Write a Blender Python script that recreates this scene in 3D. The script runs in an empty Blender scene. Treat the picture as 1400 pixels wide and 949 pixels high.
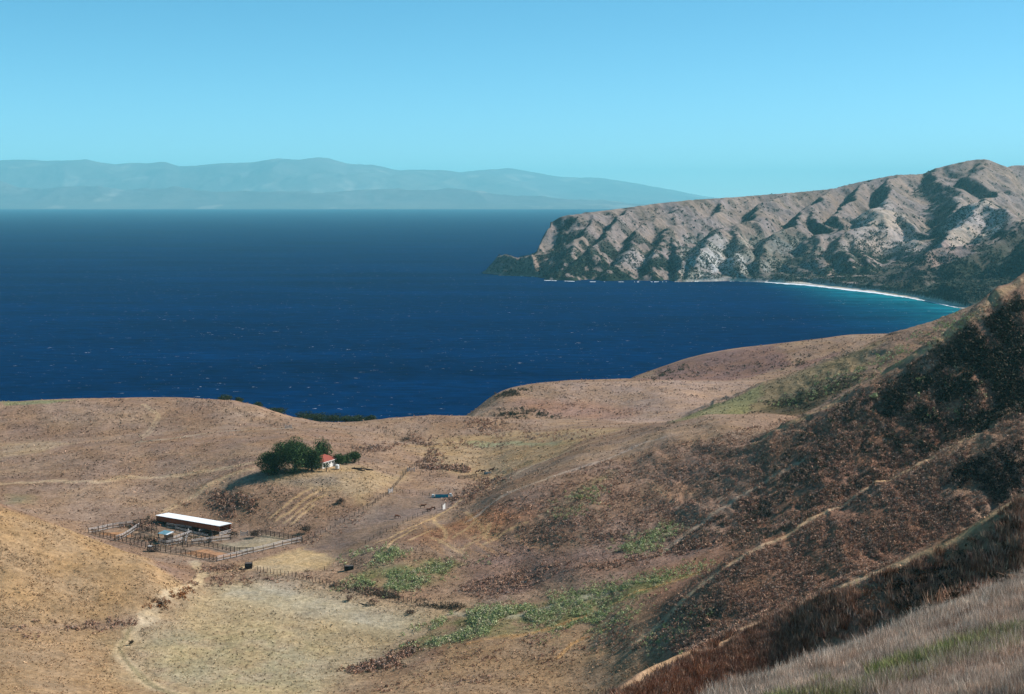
import bpy, bmesh, math, random
import numpy as np
from mathutils import Vector, Matrix, Quaternion
R = math.radians
rng = np.random.default_rng(7); random.seed(7)
scene = bpy.context.scene

# ------------------------------------------------------------------ camera, sky, sun, exposure
H = 180.0                                   # eye height above the sea, metres
F = 50/36*1400; TH = math.atan(199.5/F)     # photograph: 1400 x 949, horizon at row 275
cam_d = bpy.data.cameras.new('camera'); cam = bpy.data.objects.new('camera', cam_d)
scene.collection.objects.link(cam); scene.camera = cam
cam_d.lens = 50; cam_d.sensor_width = 36; cam_d.clip_start = .5; cam_d.clip_end = 200000
cam.location = (0, 0, H); cam.rotation_euler = (R(90)-TH, 0, 0)
SUN_AZ, SUN_EL = R(75), R(41)               # from straight ahead towards the right
S = Vector((math.cos(SUN_EL)*math.sin(SUN_AZ), math.cos(SUN_EL)*math.cos(SUN_AZ), math.sin(SUN_EL)))
sun_d = bpy.data.lights.new('sun', 'SUN'); sun = bpy.data.objects.new('sun', sun_d)
scene.collection.objects.link(sun); sun_d.energy = 5.0; sun_d.angle = R(.53); sun_d.color = (1, .965, .94)
sun.rotation_euler = S.to_track_quat('Z', 'Y').to_euler(); sun.location = (0, 0, 400)
w = bpy.data.worlds.new('World'); scene.world = w; w.use_nodes = True
wn = w.node_tree; bg = wn.nodes['Background']
sky = wn.nodes.new('ShaderNodeTexSky'); sky.sky_type = 'NISHITA'; sky.sun_disc = False
sky.sun_elevation = SUN_EL; sky.sun_rotation = SUN_AZ
sky.altitude = 180; sky.air_density = .5; sky.dust_density = 0; sky.ozone_density = 2.5
tint = wn.nodes.new('ShaderNodeMix'); tint.data_type = 'RGBA'; tint.blend_type = 'MULTIPLY'
tint.inputs[0].default_value = 1; tint.inputs[7].default_value = (.50, 1.18, 1.12, 1)
sp = wn.nodes.new('ShaderNodeSeparateColor'); cb = wn.nodes.new('ShaderNodeCombineColor'); pw = wn.nodes.new('ShaderNodeMath'); pw.operation = 'POWER'; pw.inputs[1].default_value = 1.4
wn.links.new(sky.outputs[0], sp.inputs[0]); wn.links.new(sp.outputs[0], pw.inputs[0]); wn.links.new(pw.outputs[0], cb.inputs[0]); wn.links.new(sp.outputs[1], cb.inputs[1]); wn.links.new(sp.outputs[2], cb.inputs[2])
wn.links.new(cb.outputs[0], tint.inputs[6]); wn.links.new(tint.outputs[2], bg.inputs[0])
bg.inputs[1].default_value = .12
scene.view_settings.view_transform = 'Standard'; scene.view_settings.look = 'None'
scene.view_settings.gamma = 1; scene.view_settings.exposure = .25; scene.view_settings.use_curve_mapping = False
scene.render.engine = 'CYCLES'
scene.cycles.max_bounces = 4; scene.cycles.volume_bounces = 2

# ------------------------------------------------------------------ helpers
def lin(r, g, b):
    f = lambda c: (c/255/12.92) if c/255 <= .04045 else ((c/255+.055)/1.055)**2.4
    return (f(r), f(g), f(b))
def pix(px, py):
    """ray of a picture point as (x/y, drop/y)"""
    X = (np.asarray(px, float)-700)/F; Y = (474.5-np.asarray(py, float))/F
    fy = math.cos(TH)+Y*math.sin(TH); fz = -math.sin(TH)+Y*math.cos(TH)
    return X/fy, -fz/fy
def proj(p):
    x, y, z = p[0], p[1], p[2]-H
    c = y*math.cos(TH)-z*math.sin(TH)
    return 700+F*x/c, 474.5-F*(y*math.sin(TH)+z*math.cos(TH))/c
def tagit(o, label=None, cat=None, group=None, kind=None):
    if label: o['label'] = label
    if cat: o['category'] = cat
    if group: o['group'] = group
    if kind: o['kind'] = kind
    return o
def link(o, parent=None):
    scene.collection.objects.link(o)
    if parent is not None: o.parent = parent
    return o
def empty(name, loc, rz=0):
    o = bpy.data.objects.new(name, None); o.location = loc; o.rotation_euler = (0, 0, rz); o.empty_display_size = .3
    return link(o)
def mesh_np(name, V, Fc, mat, parent=None, cols=None, smooth=False):
    """V (n,3), Fc (m,3|4) numpy arrays"""
    m = bpy.data.meshes.new(name); V = np.asarray(V, np.float32); Fc = np.asarray(Fc, np.int32)
    n = Fc.shape[1]
    m.vertices.add(len(V)); m.vertices.foreach_set('co', V.ravel())
    m.loops.add(Fc.size); m.loops.foreach_set('vertex_index', Fc.ravel())
    m.polygons.add(len(Fc)); m.polygons.foreach_set('loop_start', np.arange(len(Fc), dtype=np.int32)*n)
    m.update(calc_edges=True)
    m.polygons.foreach_set('use_smooth', np.full(len(Fc), smooth))
    if cols is not None:
        a = m.color_attributes.new('tone', 'FLOAT_COLOR', 'POINT')
        c = np.ones((len(V), 4), np.float32); c[:, :3] = cols; a.data.foreach_set('color', c.ravel())
    if mat: m.materials.append(mat)
    m.validate(clean_customdata=False)
    return link(bpy.data.objects.new(name, m), parent)

def h2(ix, iy, s):
    n = (ix.astype(np.int64)*374761393 + iy.astype(np.int64)*668265263 + s*974711) & 0xffffffff
    n = ((n ^ (n >> 13))*1274126177) & 0xffffffff
    return ((n ^ (n >> 16)) & 0xffffff)/float(0xffffff)
def vnoise(x, y, s=0):
    ix = np.floor(x); iy = np.floor(y); fx = x-ix; fy = y-iy
    ix = ix.astype(np.int64); iy = iy.astype(np.int64)
    u = fx*fx*fx*(fx*(fx*6-15)+10); v = fy*fy*fy*(fy*(fy*6-15)+10)
    a = h2(ix, iy, s); b = h2(ix+1, iy, s); c = h2(ix, iy+1, s); d = h2(ix+1, iy+1, s)
    return (a+(b-a)*u+(c-a)*v+(a-b-c+d)*u*v)*2-1
def fbm(x, y, o=4, s=0, gain=.5):
    r = 0; a = 1.; t = 0
    for i in range(o):
        r = r+a*vnoise(x*1.0, y*1.0, s+i*17); t += a; a *= gain
        x, y = (x*.8-y*.6)*2.03+5.3, (x*.6+y*.8)*2.03+1.7
    return r/t
def ridged(x, y, o=4, s=0):
    r = 0; a = 1.; t = 0
    for i in range(o):
        r = r+a*(1-2*np.abs(vnoise(x, y, s+i*13))); t += a; a *= .5
        x, y = (x*.8-y*.6)*2.03+5.3, (x*.6+y*.8)*2.03+1.7
    return r/t
def sstep(a, b, x):
    t = np.clip((x-a)/(b-a), 0, 1); return t*t*(3-2*t)

def pchip_prep(X, Y):            # X, Y (K, N): knots down the first axis
    h = np.diff(X, axis=0); dl = np.diff(Y, axis=0)/h
    m = np.zeros_like(Y)
    w1 = 2*h[1:]+h[:-1]; w2 = h[1:]+2*h[:-1]
    same = dl[:-1]*dl[1:] > 0
    with np.errstate(divide='ignore', invalid='ignore'):
        hm = (w1+w2)/(w1/dl[:-1]+w2/dl[1:])
    m[1:-1] = np.where(same, hm, 0); m[0] = dl[0]; m[-1] = dl[-1]
    return m
def pchip_cols(X, Y, xq):        # evaluate every column at the rows xq -> (len(xq), N)
    K, N = X.shape; m = pchip_prep(X, Y)
    out = np.empty((len(xq), N))
    for j in range(N):
        k = np.clip(np.searchsorted(X[:, j], xq)-1, 0, K-2)
        h = X[k+1, j]-X[k, j]; u = np.clip((xq-X[k, j])/h, 0, 1)
        out[:, j] = ((1+2*u)*(1-u)**2*Y[k, j]+u*(1-u)**2*h*m[k, j]+u*u*(3-2*u)*Y[k+1, j]+u*u*(u-1)*h*m[k+1, j])
    return out
def pchip1(x, y, xq):
    x = np.array(x, float)[:, None]; y = np.array(y, float)[:, None]
    return pchip_cols(x, y, np.clip(np.asarray(xq, float), x[0, 0], x[-1, 0]))[:, 0]

class Grid:
    def __init__(s, AX, D, Z):
        s.AX, s.D, s.Z = AX, D, Z
        s.X = AX[None, :]*D[:, None]; s.Y = np.repeat(D[:, None], len(AX), 1)
        s.T = (H-Z)/s.Y; s.smooth_T()
    def smooth_T(s): s.T = (H-s.Z)/s.Y
    def hit(s, px, py, d0=12):
        ax, t = pix(px, py); j = int(np.clip(np.searchsorted(s.AX, ax), 0, len(s.AX)-1))
        i0 = np.searchsorted(s.D, d0); T = s.T[i0:, j]
        k = np.argmax(T <= t)
        if T[k] > t: k = int(np.argmin(T))
        i = i0+k
        d = s.D[i]
        if k > 0:
            a, b = s.T[i-1, j], s.T[i, j]; u = (a-t)/(a-b+1e-12); d = s.D[i-1]+(s.D[i]-s.D[i-1])*min(max(u, 0), 1)
        x = float(ax*d); return Vector((x, float(d), s.z(x, d)))
    def z(s, x, y):
        x = np.asarray(x, float); y = np.asarray(y, float); ax = x/y
        j = np.clip(np.searchsorted(s.AX, ax)-1, 0, len(s.AX)-2); i = np.clip(np.searchsorted(s.D, y)-1, 0, len(s.D)-2)
        u = np.clip((ax-s.AX[j])/(s.AX[j+1]-s.AX[j]), 0, 1); v = np.clip((y-s.D[i])/(s.D[i+1]-s.D[i]), 0, 1)
        r = (s.Z[i, j]*(1-u)+s.Z[i, j+1]*u)*(1-v)+(s.Z[i+1, j]*(1-u)+s.Z[i+1, j+1]*u)*v
        return float(r) if r.ndim == 0 else r
    def hits(s, px, py, d0=12):
        ax, t = pix(px, py); j = np.clip(np.searchsorted(s.AX, ax), 0, len(s.AX)-1)
        i0 = np.searchsorted(s.D, d0); out = np.zeros((len(px), 3)); ok = np.zeros(len(px), bool)
        if not hasattr(s, 'cm') or s.cmi != i0: s.cm = np.minimum.accumulate(s.T[i0:], 0); s.cmi = i0
        for q in range(len(px)):
            c = s.cm[:, j[q]]; k = np.searchsorted(-c, -t[q])
            if k >= len(c): continue
            i = i0+k; d = s.D[i]
            if k > 0: d = s.D[i-1]+(s.D[i]-s.D[i-1])*rng.random()
            out[q] = (ax[q]*d, d, 0); ok[q] = True
        out = out[ok]; out[:, 2] = s.z(out[:, 0], out[:, 1]); return out
    def mesh(s, name, mat, cols):
        nr, nc = s.Z.shape
        V = np.stack([s.X, s.Y, s.Z], -1).reshape(-1, 3)
        a = (np.arange(nr-1)[:, None]*nc+np.arange(nc-1)[None]).ravel()
        return mesh_np(name, V, np.stack([a, a+1, a+nc+1, a+nc], 1), mat, cols=cols.reshape(-1, 3), smooth=True)

# ------------------------------------------------------------------ materials
def new_mat(name):
    m = bpy.data.materials.new(name); m.use_nodes = True; nt = m.node_tree
    b = nt.nodes['Principled BSDF']; return m, nt, b
def N(nt, t, **kw):
    n = nt.nodes.new(t)
    for k, v in kw.items(): setattr(n, k, v)
    return n
def noise_node(nt, scale, det=4, rough=.55, vec=None, mapping=None):
    n = N(nt, 'ShaderNodeTexNoise'); n.inputs['Scale'].default_value = scale
    n.inputs['Detail'].default_value = det; n.inputs['Roughness'].default_value = rough
    if vec is not None:
        if mapping:
            mp = N(nt, 'ShaderNodeMapping'); mp.inputs['Scale'].default_value = mapping
            nt.links.new(vec, mp.inputs[0]); vec = mp.outputs[0]
        nt.links.new(vec, n.inputs['Vector'])
    return n
def math_node(nt, op, a, b=None, clamp=False):
    n = N(nt, 'ShaderNodeMath', operation=op); n.use_clamp = clamp
    for i, v in enumerate((a, b)):
        if v is None: continue
        if isinstance(v, (int, float)): n.inputs[i].default_value = v
        else: nt.links.new(v, n.inputs[i])
    return n.outputs[0]
def ramp(nt, fac, a, b, lo=0, hi=1):
    n = N(nt, 'ShaderNodeMapRange'); n.inputs[1].default_value = a; n.inputs[2].default_value = b
    n.inputs[3].default_value = lo; n.inputs[4].default_value = hi; nt.links.new(fac, n.inputs[0]); return n.outputs[0]
def vmul(nt, col, fac):
    n = N(nt, 'ShaderNodeVectorMath', operation='SCALE'); nt.links.new(col, n.inputs[0]); nt.links.new(fac, n.inputs['Scale']); return n.outputs[0]
def mixc(nt, fac, a, b):
    n = N(nt, 'ShaderNodeMix', data_type='RGBA')
    if isinstance(fac, (int, float)): n.inputs[0].default_value = fac
    else: nt.links.new(fac, n.inputs[0])
    for i, v in ((6, a), (7, b)):
        if isinstance(v, tuple): n.inputs[i].default_value = (*v, 1)
        else: nt.links.new(v, n.inputs[i])
    return n.outputs[2]

def ground_mat(name, scales, bump_d, contrast=(.62, 1.35), rough=1.0):
    m, nt, b = new_mat(name)
    g = N(nt, 'ShaderNodeTexCoord').outputs['Object']
    c = N(nt, 'ShaderNodeAttribute', attribute_name='tone').outputs['Color']
    n1 = noise_node(nt, scales[0], 5, .7, g); n2 = noise_node(nt, scales[1], 4, .6, g); n3 = noise_node(nt, scales[2], 3, .6, g)
    f1 = ramp(nt, n1.outputs[0], .3, .7, contrast[0], contrast[1]); f2 = ramp(nt, n2.outputs[0], .3, .7, .82, 1.18); f3 = ramp(nt, n3.outputs[0], .3, .7, .88, 1.12)
    f = math_node(nt, 'MULTIPLY', math_node(nt, 'MULTIPLY', f1, f2), f3)
    col = vmul(nt, c, f)
    # warm and grey straw drifts
    n4 = noise_node(nt, scales[1]*.45, 3, .6, g)
    hue = N(nt, 'ShaderNodeMix', data_type='RGBA', blend_type='MULTIPLY'); hue.inputs[0].default_value = 1
    hc = mixc(nt, ramp(nt, n4.outputs[0], .38, .62), (1.04, 1.0, .90), (.97, 1.0, 1.05))
    nt.links.new(col, hue.inputs[6]); nt.links.new(hc, hue.inputs[7])
    nt.links.new(hue.outputs[2], b.inputs['Base Color'])
    b.inputs['Roughness'].default_value = rough; b.inputs['Specular IOR Level'].default_value = .0
    bp = N(nt, 'ShaderNodeBump'); bp.inputs['Strength'].default_value = 1; bp.inputs['Distance'].default_value = bump_d
    nt.links.new(n1.outputs[0], bp.inputs['Height']); nt.links.new(bp.outputs[0], b.inputs['Normal'])
    return m
def leaf_mat(name, var=.25, scale=1.3):
    m, nt, b = new_mat(name)
    g = N(nt, 'ShaderNodeTexCoord').outputs['Object']
    c = N(nt, 'ShaderNodeAttribute', attribute_name='tone').outputs['Color']
    n = noise_node(nt, scale, 2, .6, g)
    nt.links.new(vmul(nt, c, ramp(nt, n.outputs[0], .3, .7, 1-var, 1+var)), b.inputs['Base Color'])
    b.inputs['Roughness'].default_value = .9; b.inputs['Specular IOR Level'].default_value = .1
    return m
def plain(name, col, rough=.8, var=.2, scale=2., metal=0., stretch=None, bump=0.):
    m, nt, b = new_mat(name)
    g = N(nt, 'ShaderNodeTexCoord').outputs['Object']
    n = noise_node(nt, scale, 5, .65, g, stretch)
    lo = tuple(v*(1-var) for v in col); hi = tuple(min(v*(1+var), .95) for v in col)
    nt.links.new(mixc(nt, ramp(nt, n.outputs[0], .3, .7), lo, hi), b.inputs['Base Color'])
    b.inputs['Roughness'].default_value = rough; b.inputs['Metallic'].default_value = metal; b.inputs['Specular IOR Level'].default_value = .2
    if bump:
        bp = N(nt, 'ShaderNodeBump'); bp.inputs['Distance'].default_value = bump
        nt.links.new(n.outputs[0], bp.inputs['Height']); nt.links.new(bp.outputs[0], b.inputs['Normal'])
    return m
M_GROUND = ground_mat('dry_grass_hill', (.55, .11, .018), .55)
M_HEAD = ground_mat('scrubby_headland', (.07, .02, .004), 4.0, (.7, 1.3))
M_FAR = ground_mat('far_range', (.0012, .0004, .0001), 60, (.8, 1.2))
M_LEAF = leaf_mat('leaves'); M_STRAW = leaf_mat('straw', .3, .8)
M_BARK = plain('bark', (.07, .05, .04), bump=.03)
M_OLDWOOD = plain('weathered_wood', (.13, .105, .09), stretch=(4, 4, .6), var=.35, bump=.01)
M_DARKWOOD = plain('dark_weathered_wood', (.05, .036, .03), var=.35, stretch=(4, 4, .6))
M_PALEWOOD = plain('pale_sunbleached_wood', (.52, .48, .45), var=.3, scale=3)
M_REDWOOD = plain('red_brown_boards', (.30, .085, .035), var=.3, scale=1.5, stretch=(3, 3, .3))
M_WHITEROOF = plain('white_sheet_roof', (.84, .83, .82), .55, .05, .8)
M_WHITE = plain('white_paint', (.78, .76, .70), .7, .08, 1.2)
M_TEALROOF = plain('grey_blue_sheet_roof', (.16, .30, .34), .5, .25, .7)
M_TURQ = plain('turquoise_paint', (.015, .24, .32), .5, .2, 1.)
M_REDROOF = plain('red_tile_roof', (.30, .075, .05), .85, .18, 3.)
M_GLASS = plain('dark_window_glass', (.02, .025, .03), .15, .1)
M_COWBROWN = plain('brown_hide', (.12, .045, .02), .8, .25, 3.)
M_HORSE = plain('dark_bay_hide', (.075, .03, .016), .7, .25, 3.)
M_MANE = plain('black_hair', (.012, .01, .01), .8)
M_WIRE = plain('rusty_wire', (.10, .07, .055), .6)
M_RUST = plain('rusty_iron', (.14, .06, .03), .8, .4, 2.)
M_DIM = plain('black_plastic', (.02, .018, .018), .5)

# ------------------------------------------------------------------ the near hills: profile lines from near to far
AX = pix(np.arange(-330, 1781, 1.5), 500)[0]
Zv = lambda v: ('z', v)
LINES = [
 [(-150,Zv(177.6),3.5),(1550,Zv(177.9),3.5)],
 [(-150,Zv(150),40),(0,Zv(154),38),(700,Zv(169.5),22),(1000,Zv(171.6),18),(1400,Zv(171.6),20),(1550,Zv(172),21)],
 [(-150,Zv(88),125),(0,Zv(93),125),(500,Zv(120),112),(700,1065,42),(850,1000,43),(1000,940,45),(1032,927,46),(1107,897,48),(1163,878,50),(1228,852,51),(1280,826,53),(1326,809,54),(1400,785,56),(1550,730,60)],
 [(-150,Zv(75),170),(0,Zv(76),170),(500,Zv(98),120),(700,Zv(114),92),(850,Zv(112),112),(1000,Zv(110),130),(1200,Zv(114),132),(1400,Zv(118),130),(1550,Zv(126),130)],
 [(-150,Zv(64),260),(0,Zv(64),260),(500,Zv(100),190),(700,1035,125),(854,946,148),(943,897,162),(986,874,168),(1072,839,170),(1140,806,168),(1228,770,167),(1300,741,166),(1358,702,165),(1400,677,165),(1550,600,165)],
 [(-150,Zv(68),300),(0,Zv(67),300),(400,Zv(58),300),(700,Zv(66),270),(860,Zv(66),272),(1000,Zv(77),300),(1120,Zv(84),315),(1235,Zv(91),325),(1400,Zv(98),332),(1550,Zv(106),340)],
 [(-150,Zv(66),340),(0,949,342),(200,945,365),(400,949,366),(600,930,366),(700,920,368),(800,905,368),(871,877,362),(940,814,370),(1000,770,378),(1120,705,390),(1235,645,392),(1320,600,394),(1400,557,396),(1550,480,405)],
 [(-150,868,395),(0,868,396),(150,880,402),(300,890,402),(500,900,399),(600,870,412),(700,835,424),(800,838,410),(860,815,408),(960,782,413),(1000,762,422),(1042,740,428),(1120,Zv(83),438),(1235,Zv(88),442),(1400,Zv(97),444),(1550,Zv(106),450)],
 [(-150,640,478),(0,692,484),(60,710,486),(130,735,486),(200,765,480),(245,785,474),(300,803,466),(400,800,465),(600,803,460),(700,790,462),(800,785,440),(907,765,442),(971,745,446),(1042,712,455),(1120,Zv(87),458),(1235,Zv(94),462),(1400,Zv(104),463),(1550,Zv(114),468)],
 [(-150,Zv(57),545),(0,Zv(54),540),(130,Zv(52.5),520),(200,Zv(52),503),(300,768,500),(450,768,492),(530,752,491),(600,752,490),(700,748,486),(800,752,468),(907,745,460),(923,737,462),(971,705,468),(1042,660,475),(1100,625,478),(1147,598,480),(1206,575,482),(1260,548,485),(1324,512,489),(1400,478,494),(1550,400,500)],
 [(-150,Zv(56),575),(0,Zv(54),570),(130,733,542),(200,748,524),(300,752,522),(400,745,527),(450,748,520),(530,736,512),(600,727,508),(682,716,504),(746,706,499),(811,700,494),(875,682,500),(960,640,508),(1029,605,512),(1052,590,512),(1100,568,512),(1147,545,511),(1177,527,510),(1206,510,510),(1236,495,510),(1260,480,511),(1295,455,513),(1324,431,516),(1354,405,521),(1400,381,529),(1550,285,545)],
 [(-150,684,592),(0,690,590),(130,712,572),(200,709,576),(260,715,572),(330,728,556),(400,723,552),(450,716,553),(500,714,550),(530,714,544),(600,714,532),(640,704,528),(682,682,524),(746,656,535),(811,634,550),(875,608,570),(940,590,566),(1000,588,548),(1052,Zv(91),548),(1147,Zv(95),560),(1206,Zv(100),565),(1400,Zv(122),600),(1550,Zv(138),620)],
 [(-150,660,640),(0,658,636),(100,655,636),(200,652,641),(250,652,634),(300,653,620),(345,652,606),(400,649,604),(450,648,605),(500,654,606),(540,662,610),(600,668,606),(640,668,606),(670,664,603),(700,652,600),(746,632,602),(811,606,610),(856,592,618),(900,580,620),(940,573,614),(985,566,606),(1052,566,602),(1090,569,604),(1147,Zv(82),615),(1206,Zv(86),630),(1400,Zv(106),670),(1550,Zv(118),690)],
 [(-150,632,685),(0,629,682),(105,610,700),(210,602,706),(330,592,718),(400,596,700),(440,605,690),(500,613,690),(545,617,690),(600,622,690),(650,622,690),(700,606,700),(760,592,708),(800,584,716),(856,581,720),(900,578,718),(940,Zv(62),718),(1052,Zv(68),705),(1206,Zv(78),715),(1400,Zv(98),775),(1550,Zv(108),795)],
 [(-150,606,732),(0,604,732),(100,600,737),(210,592,746),(330,582,758),(420,584,752),(480,590,745),(545,600,740),(600,602,738),(700,590,756),(760,584,764),(800,579,768),(900,577,770),(960,572,772),(1035,566,785),(1059,565,788),(1118,Zv(70),782),(1206,Zv(84),788),(1400,Zv(106),825),(1550,Zv(116),835)],
 [(-150,552,822),(0,549,820),(100,545,820),(200,543,820),(300,546,815),(340,553,810),(380,564,805),(410,572,800),(440,577,800),(480,577,800),(510,574,800),(540,570,800),(600,568,805),(640,569,806),(700,571,810),(760,572,812),(830,575,814),(885,579,812),(915,577,822),(930,573,830),(1000,541,850),(1059,517,860),(1118,498,870),(1164,480,876),(1206,464,880),(1224,457,880),(1289,437,880),(1400,390,880),(1550,340,880)],
 [(-150,Zv(40),900),(0,Zv(42),900),(300,Zv(42),895),(440,Zv(39),890),(600,Zv(38),890),(700,Zv(42),885),(830,Zv(44),880),(900,Zv(47.5),875),(1000,Zv(50),915),(1118,Zv(60),930),(1206,Zv(78),930),(1400,Zv(100),930),(1550,Zv(110),930)],
 [(-150,Zv(10),1000),(0,Zv(10),1000),(500,Zv(12),1000),(600,Zv(18),990),(640,Zv(33),975),(660,552,972),(672,543,975),(700,530,990),(740,523,1008),(800,519,1020),(870,517.5,1030),(960,519,1032),(1059,Zv(51),1032),(1206,Zv(68),1020),(1400,Zv(88),1010),(1550,Zv(95),1010)],
 [(-150,Zv(-4),1120),(500,Zv(-4),1120),(640,Zv(-4),1120),(740,Zv(5),1130),(800,Zv(18),1130),(870,Zv(35),1125),(960,521,1120),(1059,Zv(44),1130),(1206,Zv(54),1130),(1400,Zv(65),1130),(1550,Zv(70),1130)],
 [(-150,Zv(-5),1250),(750,Zv(-5),1250),(800,Zv(-3),1250),(840,Zv(14),1250),(865,516,1250),(900,503,1250),(950,487,1250),(1000,477,1250),(1060,470,1250),(1120,463,1250),(1170,457,1250),(1224,456,1250),(1300,455,1250),(1400,450,1250),(1550,450,1250)],
 [(-150,Zv(-6),1420),(1550,Zv(-6),1420)],
]
K = len(LINES); DD = np.zeros((K, len(AX))); TT = np.zeros((K, len(AX)))
for i, ln in enumerate(LINES):
    a = []; t = []; d = []
    for px, v, dd in ln:
        if isinstance(v, tuple): a.append(float(pix(px, 600)[0])); t.append((H-v[1])/dd)
        else: x_, t_ = pix(px, v); a.append(float(x_)); t.append(float(t_))
        d.append(dd)
    DD[i] = pchip1(a, d, AX); TT[i] = pchip1(a, t, AX)
for i in range(1, K): DD[i] = np.maximum(DD[i], DD[i-1]+6)
ROWS = np.concatenate([np.linspace(3.5, 15, 12, endpoint=False), np.linspace(15, 80, 130, endpoint=False), np.linspace(80, 200, 150, endpoint=False),
                       np.linspace(200, 340, 130, endpoint=False), np.linspace(340, 900, 560, endpoint=False), np.linspace(900, 1260, 170, endpoint=False), np.linspace(1260, 1420, 25)])
T0 = pchip_cols(DD, TT, ROWS)
def blur(A, n):
    k = np.hanning(n+2)[1:-1]; k /= k.sum(); P = np.pad(A, ((0, 0), (n//2, n//2)), mode='edge')
    return sum(k[i]*P[:, i:i+A.shape[1]] for i in range(n))
Z0 = H-blur(T0, 21)*ROWS[:, None]
G = Grid(AX, ROWS, Z0)
X, Y = G.X, G.Y
sl = np.clip(np.hypot(np.gradient(Z0, axis=0)/np.gradient(ROWS)[:, None], np.gradient(Z0, axis=1)/(np.gradient(AX)[None]*Y)), 0, 1)
right = sstep(-20, 90, X+ (Y-400)*-.15)                 # the canyon side is rougher than the pastures
rough = .25+.9*sstep(.12, .5, sl)
nz = fbm(X/38, Y/38, 5, 3)*2.2*rough+fbm(X/9, Y/9, 3, 9)*.45*(.4+rough)
wx = X+fbm(X/22, Y/22, 3, 40)*9
rill = ridged(wx/7.5, Y/46, 3, 21)                      # rills run down the faces
rill2 = ridged((wx+.3*Y)/19, (Y)/90, 3, 33)
steep = sstep(.22, .5, sl)*sstep(100, 260, Y)*sstep(10, 110, X)
nz += steep*(rill*1.0+rill2*2.0)
nz *= np.clip(Y/260, .10, 1)*sstep(1300, 1100, Y)
flat_ = np.exp(-(((X+125)/34)**2+((Y-553)/26)**2)**2)   # the yard the barn stands on
nz *= 1-.85*flat_
Zt = Z0+nz
Zt = np.where(Y > 930, np.maximum(Zt, -6), np.maximum(Zt, -6))
G.Z = Zt; G.smooth_T()

# paint: ground colours (soil, straw, worn track, green weeds) and pale crest strips
C = np.zeros(Zt.shape+(3,))
WX = X+fbm(X/14, Y/14, 4, 71)*6*np.clip(Y/400, .15, 1); WY = Y+fbm(X/14, Y/14, 4, 77)*6*np.clip(Y/400, .15, 1)
patch = fbm(X/30, Y/30, 4, 51)
tan_ = np.array(lin(154, 126, 104)); brown = np.array(lin(120, 90, 76)); gold = np.array(lin(162, 131, 97)); field = np.array(lin(170, 149, 118))
f = np.clip(.5+patch*1.1, 0, 1)[..., None]
C[:] = tan_*(1-f*.45)+brown*f*.45
def inpoly(P, x, y):
    r = np.zeros(x.shape, bool); n = len(P)
    for i in range(n):
        x1, y1 = P[i]; x2, y2 = P[(i+1) % n]
        if y1 == y2: continue
        c = (y1 > y) != (y2 > y)
        r ^= c & (x < (x2-x1)*(y-y1)/(y2-y1)+x1)
    return r
def segdist(P, x, y):
    d = np.full(x.shape, 1e9)
    for (x1, y1), (x2, y2) in zip(P[:-1], P[1:]):
        dx, dy = x2-x1, y2-y1; u = np.clip(((x-x1)*dx+(y-y1)*dy)/(dx*dx+dy*dy+1e-9), 0, 1)
        d = np.minimum(d, np.hypot(x-x1-u*dx, y-y1-u*dy))
    return d
def world_pts(pts, g=None): return [tuple(np.array((g or G).hit(a, b))[:2]) for a, b in pts]
def paint(pts, col, alpha=1., feather=6., g=None, CC=None, wx=None, wy=None, nmod=0.):
    CC = C if CC is None else CC; wx = WX if wx is None else wx; wy = WY if wy is None else wy
    P = world_pts(pts, g); xs = [p[0] for p in P]; ys = [p[1] for p in P]
    m = (wx > min(xs)-feather) & (wx < max(xs)+feather) & (wy > min(ys)-feather) & (wy < max(ys)+feather)
    if not m.any(): return
    x, y = wx[m], wy[m]; ins = inpoly(P, x, y); d = segdist(P+[P[0]], x, y)
    a = alpha*np.clip(.5+np.where(ins, d, -d)/feather, 0, 1)
    if nmod: a = a*np.clip(.5+nmod*fbm(x/5, y/5, 3, 91)*2+.2, 0, 1)
    CC[m] = CC[m]*(1-a[:, None])+np.array(col)*a[:, None]
def stroke(pts, width, col, alpha=1., g=None, CC=None, soft=.6, warp=.25, x_=None, y_=None):
    CC = C if CC is None else CC; x_ = X if x_ is None else x_; y_ = Y if y_ is None else y_
    P = world_pts(pts, g)
    if len(P) > 2:
        s = np.linspace(0, len(P)-1, len(P)*6); P = list(zip(pchip1(range(len(P)), [p[0] for p in P], s), pchip1(range(len(P)), [p[1] for p in P], s)))
    xs = [p[0] for p in P]; ys = [p[1] for p in P]; W = width*2
    m = (x_ > min(xs)-W) & (x_ < max(xs)+W) & (y_ > min(ys)-W) & (y_ < max(ys)+W)
    if not m.any(): return
    x, y = x_[m], y_[m]; d = segdist(P, x+fbm(x/6, y/6, 2, 5)*width*warp*2, y+fbm(x/6, y/6, 2, 6)*width*warp*2)
    a = alpha*(1-sstep(width*.5*(1-soft), width*.5*(1+soft), d))
    CC[m] = CC[m]*(1-a[:, None])+np.array(col)*a[:, None]
# big regions
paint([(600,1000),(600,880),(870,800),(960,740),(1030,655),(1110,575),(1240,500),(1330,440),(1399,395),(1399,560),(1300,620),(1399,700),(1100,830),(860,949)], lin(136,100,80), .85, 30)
paint([(640,770),(680,690),(800,640),(900,610),(1040,595),(1000,690),(910,750),(780,760)], lin(142,112,94), .8, 16)
paint([(-60,700),(0,693),(60,711),(130,737),(200,767),(262,802),(215,838),(100,852),(0,865),(-60,870)], gold, .95, 7)
paint([(-60,868),(0,868),(100,855),(170,860),(175,920),(240,955),(-60,960)], lin(162,132,100), .9, 6)
paint([(175,880),(215,840),(270,805),(330,790),(400,800),(480,820),(560,835),(640,832),(600,850),(560,880),(520,915),(440,960),(300,960),(190,925)], field, .9, 20)
paint([(190,925),(200,870),(330,850),(450,870),(420,950),(300,955)], lin(160,148,114), .5, 20, nmod=.6)
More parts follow.
